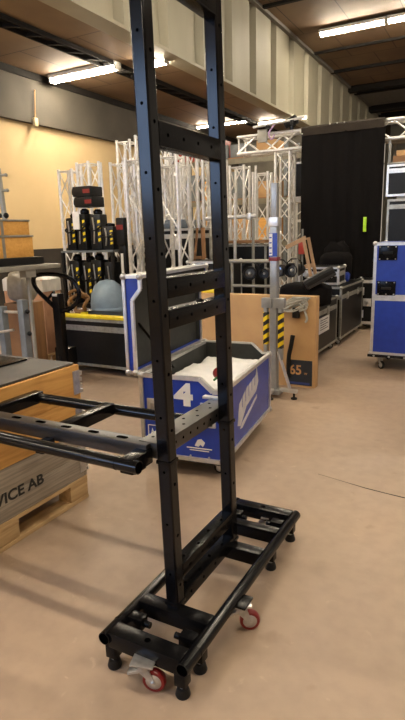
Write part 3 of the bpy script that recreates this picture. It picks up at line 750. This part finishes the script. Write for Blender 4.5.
# ------------------------------------------------------------------ black bag, bags, gear on row
def bag(label, c, s, seed, m=None, rz=0, cat='bag', name='soft_bag'):
    from mathutils import noise
    mb = MB().sph((0, 0, 0), 1, 24, (1, 1, 1))
    for v in mb.bm.verts:
        p = v.co.copy(); q = Vector([math.copysign(abs(a)**.55, a) for a in p]); n = noise.noise(q*2.3+Vector((seed, 0, 0)))
        q *= 1+.12*n; v.co = Vector((q.x*s[0]/2*.9, q.y*s[1]/2*.9, max(-.5, q.z*.5)*s[2]*.98+s[2]*.5))
    o = mb.build(name, m or M_fabric, None, angle=60); o.location = c; o.rotation_euler = (0, 0, R(rz))
    return tag(o, label, cat)
bag('slumped black soft bag lying on top of the large carton', (-1.80, 5.58, .735), (.60, .32, .26), 2.0)
bag('wide black folded fabric bundle on the rear black case', (-2.16, 8.12, .792), (.48, .5, .42), 5.0)
bag('tall dark bundle of folded drape in front of the black curtain', (-2.45, 9.22, 0), (.50, .45, 1.35), 7.7)
bag('small blue cloth bundle beside the silver-edged case', (-1.98, 7.95, .792), (.14, .14, .14), 1.2, M_blue)
tc = thing('battery_tool', 'dark grey tool case tilted on the bag above the carton', 'tool case', (-1.62, 5.46, 1.0), 25)
MB().box(-.16, .16, -.05, .05, .0, .10, rot=Euler((0, R(-28), 0)), bev=.012).build('case_body', mat('dark_grey_plastic', (0.02, 0.021, 0.023), .45), tc)
MB().box(-.15, .15, -.055, -.05, .03, .07, rot=Euler((0, R(-28), 0)), piv=(0, 0, .05), bev=.002).build('case_rib', M_rubber, tc)

# wooden trestle frame
es = thing('wooden_trestle', 'folded wooden trestle frame leaning above the black bag', 'trestle', (-2.3, 6.85, .70))
MB().bar((-.18, 0, .62), (.08, 0, .74), .03, .05).build('top_rail', M_easel, es)
for dy in (-.1, .1): MB().bar((.08, dy, .74), (.24, dy, .02), .03, .035).build('leg', M_easel, es)
MB().bar((-.08, .02, .34), (.2, .02, .40), .03, .05).build('lower_rail', M_easel, es)

# par cans / hoist heads on a bar
pb = thing('lamp_stand', 'low steel stand carrying round black spotlights behind the carton', 'stand', (-2.4, 5.8, 0))
MB().cyl((-.42, 0, 1.20), (.1, 0, 1.20), .022, 12).build('cross_bar', M_steelframe, pb)
for xx in (-.36, .42): MB().cyl((xx, 0, .04 if xx < 0 else .72), (xx, 0, 1.22), .018, 10).build('stand_post', M_steelframe, pb)
MB().cyl((-.36, 0, .92), (.44, 0, .92), .018, 12).build('lower_bar', M_steelframe, pb)
for xx in (-.36, .42): MB().bar((xx, -.2, .02 if xx < 0 else .71), (xx, .2, .02 if xx < 0 else .71), .04, .03).build('foot_bar', M_rubber, pb)
for i, (dx, zz, rr) in enumerate(((-.17, 1.06, .08), (.02, 1.06, .06), (.20, 1.09, .07), (.37, 1.10, .08))):
    sl_ = thing('spotlight', ['leftmost round black spotlight hanging on the low stand', 'second round black spotlight from the left on the low stand', 'third round black spotlight, just right of the mast', 'rightmost round black spotlight on the low stand'][i], 'spotlight', (-2.4+dx, 5.88, zz), 20-10*i)
    Mx = Matrix.Rotation(R(90), 4, 'X')
    MB().lathe([(.03, -.16), (rr*.7, -.15), (rr*.95, -.05), (rr, .09), (rr*.85, .09), (rr*.8, .04)], (0, 0, 0), 24, Mx).build('lamp_body', M_blk, sl_)
    MB().lathe([(.001, .05), (rr*.3, .055), (rr*.78, .045), (rr*.78, .04)], (0, 0, 0), 24, Mx).build('lens', mat('lens_glass', (0.12, 0.14, 0.17), .1, .6), sl_)
    MB().sph((0, -.062, 0), rr*.25, 10).build('bulb', M_alu, sl_)
    MB().tube([(-rr-.01, 0, 0), (-rr-.01, .0, .08), (-rr*.5, 0, .12), (rr*.5, 0, .12), (rr+.01, 0, .08), (rr+.01, 0, 0)], .008, 6).build('yoke', M_blk, sl_)
tag(MB().box(-3.65, -2.95, 7.3, 7.8, 1.375, 1.415, bev=.004).build('work_board', M_hazel), 'brown wooden board laid across behind the lifter mast', 'board')
fl_ = flight_case('flight_case', 'black flight case carrying the brown board behind the rack posts', (-3.62, 7.35, 0), (.66, .45, 1.26), 0, M_blk, M_alu_dull, None, .095, latches='', ew=.028)

# ------------------------------------------------------------------ trusses
def truss(name, label, p, length, size=.29, axis='z', r=.025, pitch=.45, m=None, group=None, rz=0, br=.010):
    m = m or M_alu_bright
    t = thing(name, label, 'truss', p, rz, group); s = size/2
    def P(a, b, l): return {'z': (a, b, l), 'x': (l, a, b), 'y': (a, l, b)}[axis]
    cs = [(-s, -s), (s, -s), (s, s), (-s, s)]
    for a, b in cs: MB().cyl(P(a, b, 0), P(a, b, length), r, 12).build('chord', m, t)
    n = max(2, round(length/pitch)); dl = length/n
    for i in range(4):
        (a, b), (c, d) = cs[i], cs[(i+1) % 4]; k = MB()
        for j in range(n):
            if j % 2: k.cyl(P(a, b, j*dl), P(c, d, (j+1)*dl), br, 8)
            else: k.cyl(P(c, d, j*dl), P(a, b, (j+1)*dl), br, 8)
        for l in (.03, length-.03): k.cyl(P(a, b, l), P(c, d, l), br, 8)
        k.build('lattice', m, t, kind=None)
    return t
base29 = truss('standing_truss', 'short aluminium truss with bright near chord beside the left rack post', (-3.95, 5.75, 0), 2.42, .26, pitch=.42, rz=12, br=.010)
P_ = [  # x, y, height factor, rot, label
 (-6.42, 7.3, 1.08, 5, 'leftmost upright aluminium truss against the cream wall'),
 (-5.85, 7.1, 1.10, -8, 'upright truss just behind the top black hoist case'),
 (-5.36, 7.3, 1.09, 10, 'second upright truss right of the black hoist case'),
 (-5.02, 7.2, 1.08, 0, 'third upright truss right of the black hoist case'),
 (-5.95, 8.3, 1.30, 4, 'tallest upright truss at the left end of the rear row'),
 (-5.55, 8.3, 1.32, 0, 'tall upright truss, second of the rear row'),
 (-5.2, 8.2, 1.28, 12, 'tall upright truss, third of the rear row'),
 (-4.95, 8.6, 1.25, -5, 'tall upright truss behind the left rack post'),
 (-4.62, 7.6, 1.12, 6, 'upright truss seen just right of the left rack post'),
 (-4.3, 7.2, 1.04, 0, 'upright truss with capped top between the rack posts'),
 (-4.05, 7.75, 1.12, -9, 'upright truss in the middle between the rack posts'),
 (-3.78, 7.4, 1.06, 3, 'upright truss seen just left of the right rack post'),
 (-3.60, 5.95, .97, 0, 'nearest upright truss between the rack posts, before the red-stickered case'),
 (-4.16, 9.1, 1.10, 2, 'upright truss just right of the right rack post'),
 (-3.80, 9.25, 1.05, 8, 'upright truss standing left of the truss gantry tower'),
]
for x, y, k, rz, l in P_:
    o = dup(base29, (x, y, 0), rz, l, (1, 1, k))
for x, y, k, l in ((-3.9, 8.4, .66, 'short low truss standing behind the white bar'), (-3.55, 8.5, .60, 'shortest low truss right behind the white bar')):
    dup(base29, (x, y, 0), 20, l, (.8, .8, k))
# loose poles between them
for i, (x, y, h_, l) in enumerate(((-3.30, 7.0, 2.05, 'thin steel pole standing left of the mast'), (-3.80, 8.9, 2.62, 'thin pole standing tallest beside the right rack post'), (-5.45, 6.8, 2.62, 'thin pole between the left group of trusses'), (-5.88, 6.9, 2.62, 'thin pole next to the cream wall behind the hoist cases'))):
    tag(MB().cyl((x, y, 0), (x+.02, y+.02, h_), .022, 12).build('pole', M_alu_bright), l, 'pole')
hb_ = thing('long_bar', 'long white bar lying level behind the right rack post', 'bar', (-3.75, 7.05, 1.73))
MB().cyl((0, 0, 0), (.78, 0, .01), .028, 14).build('tube', M_alu_bright, hb_); MB().box(.64, .70, -.04, .04, -.04, .05, bev=.006).build('clamp', M_alu, hb_)
for xx, l in ((-3.52, 'left steel stand holding the long white bar'), (-3.03, 'right steel stand holding the long white bar')):
    tag(MB().cyl((xx, 7.05, 0), (xx, 7.05, 1.70), .02, 10).box(xx-.18, xx+.18, 7.03, 7.07, 0, .03).box(xx-.02, xx+.02, 6.87, 7.23, 0, .03).build('stand', M_steelframe), l, 'stand')
# red crates far back above the trusses
for i, (x, z) in enumerate(((-5.0, 2.95), (-4.6, 2.95))):
    pass
rs = thing('storage_rack', 'tall storage rack with olive beams far behind the trusses', 'shelving', (-7.6, 12.5, 0))
for xx in (0, 1.5, 3.0, 4.4):
    MB().box(xx, xx+.08, 0, .08, 0, 3.6).box(xx, xx+.08, .8, .88, 0, 3.6).build('upright', M_grey, rs)
for zz in (1.2, 2.2, 3.15):
    MB().box(0, 4.48, -.01, .05, zz, zz+.12).build('beam', mat('olive_rack_beam', (0.20, 0.18, 0.12), .5), rs)
    MB().box(0, 4.48, 0, .88, zz+.121, zz+.15).build('shelf_board', M_hazel, rs)
rnd = random.Random(11)
lab_col = [('orange', M_orangeply), ('brown', M_card), ('black', M_blk), ('red', mat('red_plastic_box', (0.4, 0.05, 0.03), .5)), ('grey', M_grey)]
for zz, ln in ((1.351, 'lowest'), (2.351, 'middle'), (3.301, 'top')):
    for j in range(4):
        cn, mm = lab_col[(j*2+int(zz*3)) % 5]; xx = (-7.48, -6.8, -5.98, -5.3)[j]; ww = rnd.uniform(.4, .6); hh = rnd.uniform(.35, .7) if zz < 3 else rnd.uniform(.3, .6)
        if zz > 3 and j < 2: cn, mm = lab_col[3]
        elif zz > 2.3: cn, mm = lab_col[1 if j % 2 else 4]
        if zz < 3 and abs(zz-2.35) < .1 and j == 1: cn, mm = lab_col[0]
        if cn == 'red' and zz < 3: cn, mm = lab_col[1]
        tag(MB().box(xx, xx+ww, 12.55, 13.2, zz, zz+hh, bev=.01).build('storage_box', mm), '%s box on the %s shelf of the storage rack, %s from the left' % (cn, ln, ('first', 'second', 'third', 'fourth')[j]), 'box')

# goal-post gantry with drape
gx0, gx1, gy = -4.50, .6, 9.75
gt_ = truss('gantry_truss', 'horizontal aluminium box truss crossing above the black drape', (gx0, gy+.15, 3.10), gx1-gx0, .29, 'x', .030, .40, br=.016)
tw = truss('gantry_tower', 'upright aluminium tower holding the left of the gantry', (-3.62, gy+.15, .03), 2.9, .27, 'z', .026, .32, br=.011)
tw2 = truss('gantry_tower', 'upright aluminium tower holding the right of the gantry, outside the picture', (.3, gy+.15, .03), 2.9, .27, 'z', .026, .32)
for t_, x in ((tw, -3.62), (tw2, .3)):
    MB().box(-.35, .35, -.35, .35, -.03, -.001, bev=.004).build('base_plate', M_grey, t_)
def drape(xa, xb, yy, zt, zb_, folds, amp, seed):
    from mathutils import noise
    b = bmesh.new(); nx, nz = 90, 24; g = []; th = .012
    for s_ in (0, 1):
        for j in range(nz+1):
            v = j/nz; z = zt+(zb_-zt)*v; row = []
            for i in range(nx+1):
                u = i/nx; k = .25+.75*v
                x = xa+(xb-xa)*u
                y = yy+s_*th+amp*k*math.sin(u*folds*2*PI+1.3*math.sin(u*7+seed)) + .03*noise.noise(Vector((u*5, v*2, seed)))
                row.append(b.verts.new((x, y, z)))
            g.append(row)
    for s_ in (0, 1):
        o = s_*(nz+1)
        for j in range(nz):
            for i in range(nx): b.faces.new((g[o+j][i], g[o+j][i+1], g[o+j+1][i+1], g[o+j+1][i]))
    n = nz+1
    for i in range(nx): b.faces.new((g[0][i], g[0][i+1], g[n][i+1], g[n][i])); b.faces.new((g[nz][i], g[nz][i+1], g[n+nz][i+1], g[n+nz][i]))
    for j in range(nz): b.faces.new((g[j][0], g[j+1][0], g[n+j+1][0], g[n+j][0])); b.faces.new((g[j][nx], g[j+1][nx], g[n+j+1][nx], g[n+j][nx]))
    m = MB(); m.bm.free(); m.bm = b; return m
dr = thing('black_drape', 'heavy black stage drape hanging over the gantry truss', 'curtain', (0, 0, 0))
drape(-3.22, -1.83, 9.61, 3.14, .02, 5, .035, 2.2).build('hanging_cloth', M_fabric, dr, angle=80)
hd = MB(); hd.prism([(9.60, 3.12), (9.585, 3.24), (9.66, 3.275), (10.13, 3.275), (10.16, 3.0), (10.15, 3.0), (10.12, 3.265), (9.665, 3.265), (9.595, 3.235), (9.612, 3.12)], 'x', -3.22, -1.84)
hd.build('folded_header', mat('grey_drape_header', (0.04, 0.033, 0.026), .95, col2=(0.033, 0.027, 0.022), spec=.1), dr, 'paler folded top band')
for i, xx in enumerate((-3.20, -2.72, -2.60, -2.48)):
    tag(MB().sph((xx, 9.58, 3.26 if i else 3.15), .014, 8).build('clip', M_alu), ['small metal clip at the upper left edge of the drape header', 'first metal clip on the top of the drape header', 'second metal clip on the top of the drape header', 'third metal clip on the top of the drape header'][i], 'clip', 'clips on the drape')
tag(MB().box(-2.11, -2.06, 9.565, 9.60, 1.49, 1.73, bev=.003).build('neon_tag', M_neon), 'upright neon yellow-green tag fixed on the black drape', 'tag')
# gear clamped on the truss
sp = thing('clamped_spotlight', 'black clamped spotlight sitting on the gantry truss left of the drape', 'spotlight', (-3.45, 9.75, 3.30))
MB().lathe([(.03, -.14), (.07, -.12), (.08, .1), (.065, .1), (.06, .07)], (0, 0, .1), 20, Matrix.Rotation(R(70), 4, 'Y') @ Matrix.Identity(4)).build('lamp_body', M_blk, sp)
MB().box(-.03, .03, -.03, .03, -.03, .06, bev=.005).build('clamp', M_blk, sp); MB().tube([(-.1, 0, .12), (-.06, 0, .02), (.06, 0, .02), (.1, 0, .12)], .01, 6).build('yoke', M_blk, sp)
bt_ = thing('batten_light', 'thin white batten resting above the gantry truss', 'bar', (-4.12, 9.62, 3.36))
MB().cyl((0, 0, 0), (.95, 0, .06), .022, 12).build('tube', M_alu_bright, bt_); MB().box(.25, .31, -.03, .03, -.05, .0).build('bracket', M_blk, bt_); MB().box(.7, .76, -.03, .03, -.04, .04).build('bracket', M_blk, bt_)
tag(MB().tube(smooth_path([(-3.70, 9.66, 3.40), (-3.76, 9.62, 3.32), (-3.82, 9.60, 3.22), (-3.76, 9.60, 3.12), (-3.72, 9.62, 3.20)], 6), .014, 8).build('cable', mat('lilac_cable', (0.45, 0.30, 0.50), .5)), 'lilac cable looped over the left end of the gantry truss', 'cable')
tag(MB().box(-4.06, -3.88, 9.66, 9.70, 3.10, 3.32, bev=.006).build('junction_box', M_steelframe), 'pale junction box hung inside the left end of the gantry truss', 'box')
# white framed case beside the gantry tower, standing on a metal frame
flight_case('flight_case', 'upright black flight case with white rim left of the drape', (-3.66, 10.36, 2.14), (.46, .4, .66), 0, M_blk, M_alu_bright, None, 0, latches='', ew=.035, balls=False)
wf = thing('steel_trestle', 'white metal trestle stack carrying the upright black case', 'trestle', (-3.70, 10.36, 0))
MB().box(0, .52, 0, .42, 2.08, 2.138).build('top_plate', M_alu_bright, wf); MB().box(-.02, .52, 0, .04, 1.70, 1.75).build('cross_rail', M_alu_bright, wf)
for xx in (0, .48):
    for yy in (0, .38): MB().box(xx, xx+.04, yy, yy+.04, 0, 2.08).build('leg', M_alu_bright, wf)
MB().bar((.03, .02, 1.75), (.48, .02, 2.08), .02, .02).build('brace', M_alu_bright, wf); MB().bar((.03, .02, 1.3), (.48, .02, 1.7), .02, .02).build('brace', M_alu_bright, wf)
tag(MB().box(-2.42, -2.34, 7.15, 7.2, 1.22, 1.42, bev=.01).build('red_box', mat('red_orange_plastic', (0.55, 0.06, 0.03), .5)), 'small red box on the dark stand right of the mast label', 'box')
tag(MB().cyl((-2.38, 7.2, .792 if False else .8), (-2.38, 7.2, 1.55), .014, 8).box(-2.46, -2.30, 7.12, 7.27, .792, .802).build('thin_stand', M_steelframe), 'thin steel stand carrying the small red box', 'stand')

# black case on stand between posts + things on it
mc = flight_case('flight_case', 'black flight case with silver edges and red sticker behind the rack posts', (-4.42, 6.45, 1.02), (.78, .5, .58), 0, M_blk, M_alu, .82, 0, latches='', ew=.03, balls=False)
MB().box(.20, .32, -.004, 0, .42, .50).build('red_sticker', M_red, mc); MB().box(.42, .56, -.004, 0, .30, .50).build('paper_sheet', M_white, mc)
flight_case('flight_case', 'large black flight case supporting the red-stickered case', (-4.45, 6.42, 0), (.84, .55, .905), 0, M_blk, M_alu_dull, None, .095, latches='', ew=.03)
tl = thing('sewing_box', 'small grey-blue instrument case with handle on the red-stickered case', 'case', (-4.12, 6.65, 1.602))
MB().box(-.16, .26, -.1, .1, 0, .12, bev=.02).build('case_body', mat('grey_blue_plastic', (0.16, 0.2, 0.25), .4), tl); MB().tube([(-.05, 0, .12), (-.04, 0, .16), (.14, 0, .16), (.15, 0, .12)], .01, 8).build('handle', M_alu, tl)
ld = thing('step_ladder', 'brown wooden A-frame standing left of the right rack post', 'ladder', (-3.5, 6.4, 0))
for sx in (-1, 1): 
    MB().bar((sx*.16-.03, -.1, 0), (sx*.04, 0, 1.60), .05, .03).build('leg', M_hazel, ld)
for zz in (.4, .8, 1.2): MB().box(-.13+zz*.06, .11-zz*.05, -.08, -.04, zz, zz+.04).build('rung', M_hazel, ld)

# ------------------------------------------------------------------ hoist stack (left of the rack)
ht = thing('hoist_trolley', 'black trolley frame loaded with hoists below the cream wall', 'trolley', (-5.28, 5.95, 0))
MB().box(0, .88, -.25, .3, .58, .64, bev=.006).build('deck', M_blk, ht); MB().box(.0, .88, -.25, .3, 1.32, 1.345, bev=.006).build('upper_shelf', M_grey, ht)
for xx in (.0, .84):
    for yy in (-.25, .26): MB().box(xx, xx+.04, yy, yy+.04, .12, 1.32).build('frame_post', M_blk, ht)
for xx in (.08, .80):
    for yy in (-.17, .22): caster(ht, xx, yy, .12, .05, 30)
MB().box(0, .88, -.25, .3, .12, .16).build('lower_deck', M_blk, ht)
hoist_spots = [(-5.13, 5.86, .641, 1.04, 'leftmost of the four hoists on the trolley deck'), (-4.94, 5.90, .641, 1, 'second from left of the four hoists on the trolley deck'), (-4.75, 5.86, .641, 1.05, 'third from left of the four hoists on the trolley deck'), (-4.56, 5.9, .641, 1.0, 'rightmost of the four hoists on the trolley deck'),
               (-5.15, 5.88, 1.346, .78, 'hoist at the left end of the upper trolley shelf'), (-4.95, 5.86, 1.346, .86, 'hoist on the upper trolley shelf, under the stacked carry cases'), (-4.76, 5.9, 1.346, .84, 'hoist on the upper trolley shelf, just right of the paper sheet'), (-4.55, 5.88, 1.346, .55, 'short hoist at the right end of the upper trolley shelf')]
h0 = None
for x, y, z, k, l in hoist_spots:
    if h0 is None:
        h0 = thing('chain_hoist', l, 'hoist', (x, y, z)); h0.scale = (1, 1, k)
        MB().box(-.085, .085, -.09, .09, .0, .55, bev=.02).build('hoist_body', M_blk, h0)
        MB().box(.035, .075, -.095, .095, .12, .46, bev=.004).build('hazard_tape', M_hazard_small, h0, 'black and yellow tape')
        MB().lathe([(.05, .55), (.06, .56), (.06, .60), (.03, .63)], (0, 0, 0), 16).build('top_cap', M_black, h0)
        MB().tube(smooth_path([(-.03, -.095, .1), (-.01, -.105, .3), (-.03, -.10, .5)], 4), .010, 6).build('chain', M_zinc, h0)
        MB().tube(smooth_path([(-.07, -.06, .40), (-.075, -.11, .34), (0, -.12, .30), (.075, -.10, .36), (.07, -.06, .44)], 4), .012, 6).build('cable_loop', M_rubber, h0)
    else: dup(h0, (x, y, z), random.choice((0, 8, -6)), l, (1, 1, k))
for i, (x, z, l) in enumerate(((-4.85, 1.90, 'lower black carry case with red badge stacked on the hoists'), (-4.87, 2.032, 'topmost black carry case with side handle over the hoists'))):
    t_ = thing('carry_case', l, 'case', (x, 5.85, z))
    MB().box(-.145, .145, -.13, .13, 0, .128, bev=.012).build('case_body', M_blk, t_)
    MB().box(.03, .14, -.134, -.13, .04, .09).build('red_badge', M_red, t_)
    MB().tube(smooth_path([(-.14, -.05, .11), (-.20, -.05, .11), (-.21, -.05, .04), (-.14, -.05, .03)], 5), .011, 8).build('side_handle', M_blk, t_)
tag(MB().box(-5.06, -4.95, 5.735, 5.748, 1.62, 1.85, bev=.003).build('white_label_sheet', M_white), 'white paper sheet hanging on the hoist under the carry cases', 'paper')
t_ = thing('radio_mount', 'black upright hoist with red badge just left of the rack post', 'hoist', (-4.33, 5.86, 0))
MB().box(-.055, .055, -.055, .055, .66, 1.70, bev=.015).box(-.063, .063, -.08, .08, 1.40, 1.75, bev=.02).build('hoist_body', M_blk, t_)
MB().box(-.05, .05, -.085, -.08, 1.60, 1.66).build('red_badge', M_red, t_); MB().box(-.02, .02, -.066, -.06, 1.05, 1.3).build('white_strip', M_white, t_)
MB().box(-.065, .065, -.02, .12, 0, .66, bev=.01).build('base_block', M_blk, t_)

# pale blue drum
dm = thing('blue_drum', 'pale blue rounded plastic tub showing behind the low black case', 'tub', (-4.36, 5.49, 0))
MB().lathe([(.17, 0), (.20, .03), (.215, .55), (.22, .70), (.205, .82), (.16, .92), (.09, .975), (.02, .99)], (0, 0, 0), 36).build('tub_shell', mat('pale_blue_plastic', (0.27, 0.37, 0.48), .45), dm, angle=60)
MB().lathe([(.219, .60), (.226, .61), (.226, .64), (.219, .65)], (0, 0, 0), 36).build('rim', MATS['pale_blue_plastic'], dm)

# ------------------------------------------------------------------ left background
wb = thing('wrapped_carton', 'tall brown carton wrapped in clear film behind the pallet truck', 'box', (-5.40, 4.77, .145)); wb.scale = (.83, .5, 1.12)
MB().box(0, .78, 0, .6, 0, .80, bev=.01).build('carton_body', mat('reddish_cardboard', (0.42, 0.23, 0.13), .6, col2=(0.35, 0.18, 0.10)), wb)
q = MB()
for (a, b, c_, d_) in ((.60, .63, .50, .52), (.58, .68, .42, .45), (.58, .63, .36, .39), (.65, .70, .36, .39)): q.box(a, b, -.003, 0, c_, d_)
q.build('printed_marks', M_black_ink, wb)
q = heap(-.01, .79, -.01, .61, .79, .84, 8.0, 16, 14, .25)
q.build('film_top', mat('white_stretch_film', (0.6, 0.57, 0.52), .35, bump=.3), wb, angle=60)
wp = dup(pa, (-5.42, 4.74, 0), 0, 'low wooden pallet under the film-wrapped carton', (.84, .30, 1))
# pallet truck
pj = thing('pallet_truck', 'black pallet truck with looped handle behind the pine crate', 'pallet truck', (-3.84, 4.05, .0))
hl = smooth_path([(0, 0, .80), (-.13, 0, .90), (-.27, 0, 1.01), (-.31, 0, 1.10), (-.25, 0, 1.155), (-.02, 0, 1.165), (.18, 0, 1.13), (.27, 0, 1.03), (.26, 0, .92), (.14, 0, .83), (0, 0, .80)], 5)
MB().tube(hl, .022, 10).build('handle_loop', M_black, pj)
MB().box(-.045, .045, -.04, .04, .22, .98, bev=.008).build('tiller', M_black, pj)
MB().bar((-.12, 0, .93), (-.02, -.02, 1.0), .018, .02).build('release_lever', M_black, pj)
MB().box(-.03, .03, -.045, -.04, .955, .98).build('white_sticker', M_white, pj)
MB().cyl((0, .0, .08), (0, 0, .36), .05, 18).box(-.13, .05, .03, .16, .2, .42, bev=.01).build('pump', M_black, pj)
for sx in (-1, 1):
    MB().box(-.60, -.12, .06+sx*.13-.05, .06+sx*.13+.05, .16, .20, bev=.006).build('fork', M_black, pj)
    MB().cyl((sx*.07-.025, 0, .085), (sx*.07+.025, 0, .085), .085, 22).build('steering_wheel', M_rubber, pj)
    MB().cyl((-.55, .03+sx*.13, .045), (-.55, .09+sx*.13, .045), .045, 18).cyl((-.55, .06+sx*.13, .045), (-.55, .06+sx*.13, .17), .01, 8).build('load_roller', M_rubber, pj)
# coil on reel behind the handle
rl = thing('rope_coil', 'brown rope coil on the black case behind the truck handle', 'rope', (-4.30, 4.86, .634))
for k in range(4):
    pass
MB().tube([( .13*math.cos(a)*(1+.1*math.sin(3*a)), .03*math.sin(5*a), .16+.13*math.sin(a)) for a in [2*PI*i/120*1 for i in range(120)]], .018, 8, True).tube([( .10*math.cos(a), .02+.03*math.sin(4*a), .14+.10*math.sin(a)) for a in [2*PI*i/90 for i in range(90)]], .02, 8, True).build('coil', mat('brown_rope', (0.24, 0.13, 0.05), .8), rl)
MB().box(-.05, .12, -.02, .02, .0, .035).build('yellow_tie', M_yellow, rl)
# table and wood drawers
tb = thing('steel_table', 'pale steel work table carrying the orange wooden cases', 'table', (-4.95, 3.05, 0))
MB().box(0, 1.2, 0, .98, 1.235, 1.275, bev=.004).build('table_top', M_steelframe, tb)
for xx, yy in ((.04, .04), (1.15, .04), (1.15, .60), (.04, .94)):
    MB().cyl((xx, yy, 0), (xx, yy, 1.235), .02, 12).build('leg', M_steelframe, tb)
MB().box(1.11, 1.19, .54, .66, 1.17, 1.234).build('leg_bracket', M_steelframe, tb)
tag(MB().box(-4.75, -3.86, 3.1, 3.93, 1.277, 1.345, bev=.006).build('base_tray', M_blk), 'dark tray under the orange wooden cases', 'tray')
for i, (z0, z1, l) in enumerate(((1.347, 1.545, 'lower orange wooden case on the steel table'), (1.549, 1.685, 'upper orange wooden case on the steel table'))):
    t_ = thing('wooden_case', l, 'case', (-3.9, 3.12, z0))
    MB().box(-.75, 0, 0, .725-.03*i, 0, z1-z0-.018, bev=.003).build('case_body', M_orangeply, t_); MB().box(-.76, .008, -.008, .735-.03*i, z1-z0-.017, z1-z0, bev=.003).build('top_edge', M_steelframe, t_)
    MB().box(-.002, .004, .36, .39, .0, z1-z0-.02).build('edge_strip', M_steelframe, t_)
t_ = thing('metal_stand', 'grey metal post with two cross arms on the wooden cases', 'stand', (-4.0, 3.63, 1.687))
MB().cyl((0, 0, 0), (-.02, 0, .44), .024, 12).build('post', M_steelframe, t_)
for zz in (.25, .38): MB().cyl((-.2, 0, zz), (.06, 0, zz), .011, 8).sph((.07, 0, zz), .016, 8).build('cross_arm', M_steelframe, t_)
MB().bar((-.13, 0, .28), (-.02, 0, .18), .02, .02).build('brace', M_steelframe, t_)
t_ = thing('desk_device', 'black device with round knob on the upper wooden case', 'device', (-4.14, 3.50, 1.687))
MB().box(-.1, .0, -.08, .08, 0, .18, bev=.02).build('device_body', M_blk, t_); MB().cyl((-.02, .09, .035), (.15, .13, .035), .02, 12).sph((.16, .13, .035), .026, 10).build('knob_arm', M_blk, t_)
tag(MB().box(-4.03, -3.93, 3.35, 3.50, 1.687, 1.705, bev=.004).build('paper_stack', M_white), 'white stack of paper on the upper wooden case', 'paper')
# pallet stacker at far left
stt = thing('stacker_mast', 'grey steel stacker column behind the crate at the left edge', 'stacker', (-3.50, 3.30, 0))
stt.location.y = 2.98; stt.location.x = -3.16
MB().box(-.06, .0, -.03, .03, .12, 1.06, bev=.006).build('column', M_grey, stt); MB().box(-.29, -.23, -.03, .03, .12, 1.0, bev=.006).build('column', M_grey, stt)
MB().cyl((-.26, 0, .96), (0, 0, .96), .012, 8).build('cross_bar', M_zinc, stt); MB().cyl((-.27, -.05, .80), (-.10, -.05, .83), .010, 8).build('cross_bar', M_zinc, stt)
MB().box(-.36, .08, -.12, .2, 0, .12, bev=.01).build('chassis', M_grey, stt)
for zz in (.80, .97): MB().sph((.015, 0, zz), .018, 8).build('bolt_knob', M_rubber, stt)
MB().sph((-.28, -.05, .98), .028, 10).build('yellow_knob', M_yellow, stt)
bag('film-wrapped grey bundle at the left edge beside the stacker column', (-4.58, 4.3, .841), (.30, .3, .34), 9.3, mat('grey_film_bundle', (0.30, 0.28, 0.24), .35, bump=.5, scale=20), 0, 'bundle', 'wrapped_bundle')
tag(MB().box(-4.72, -4.44, 4.15, 4.45, 0, .84, bev=.01).build('support_crate', M_hazel), 'brown crate under the film-wrapped bundle', 'crate')
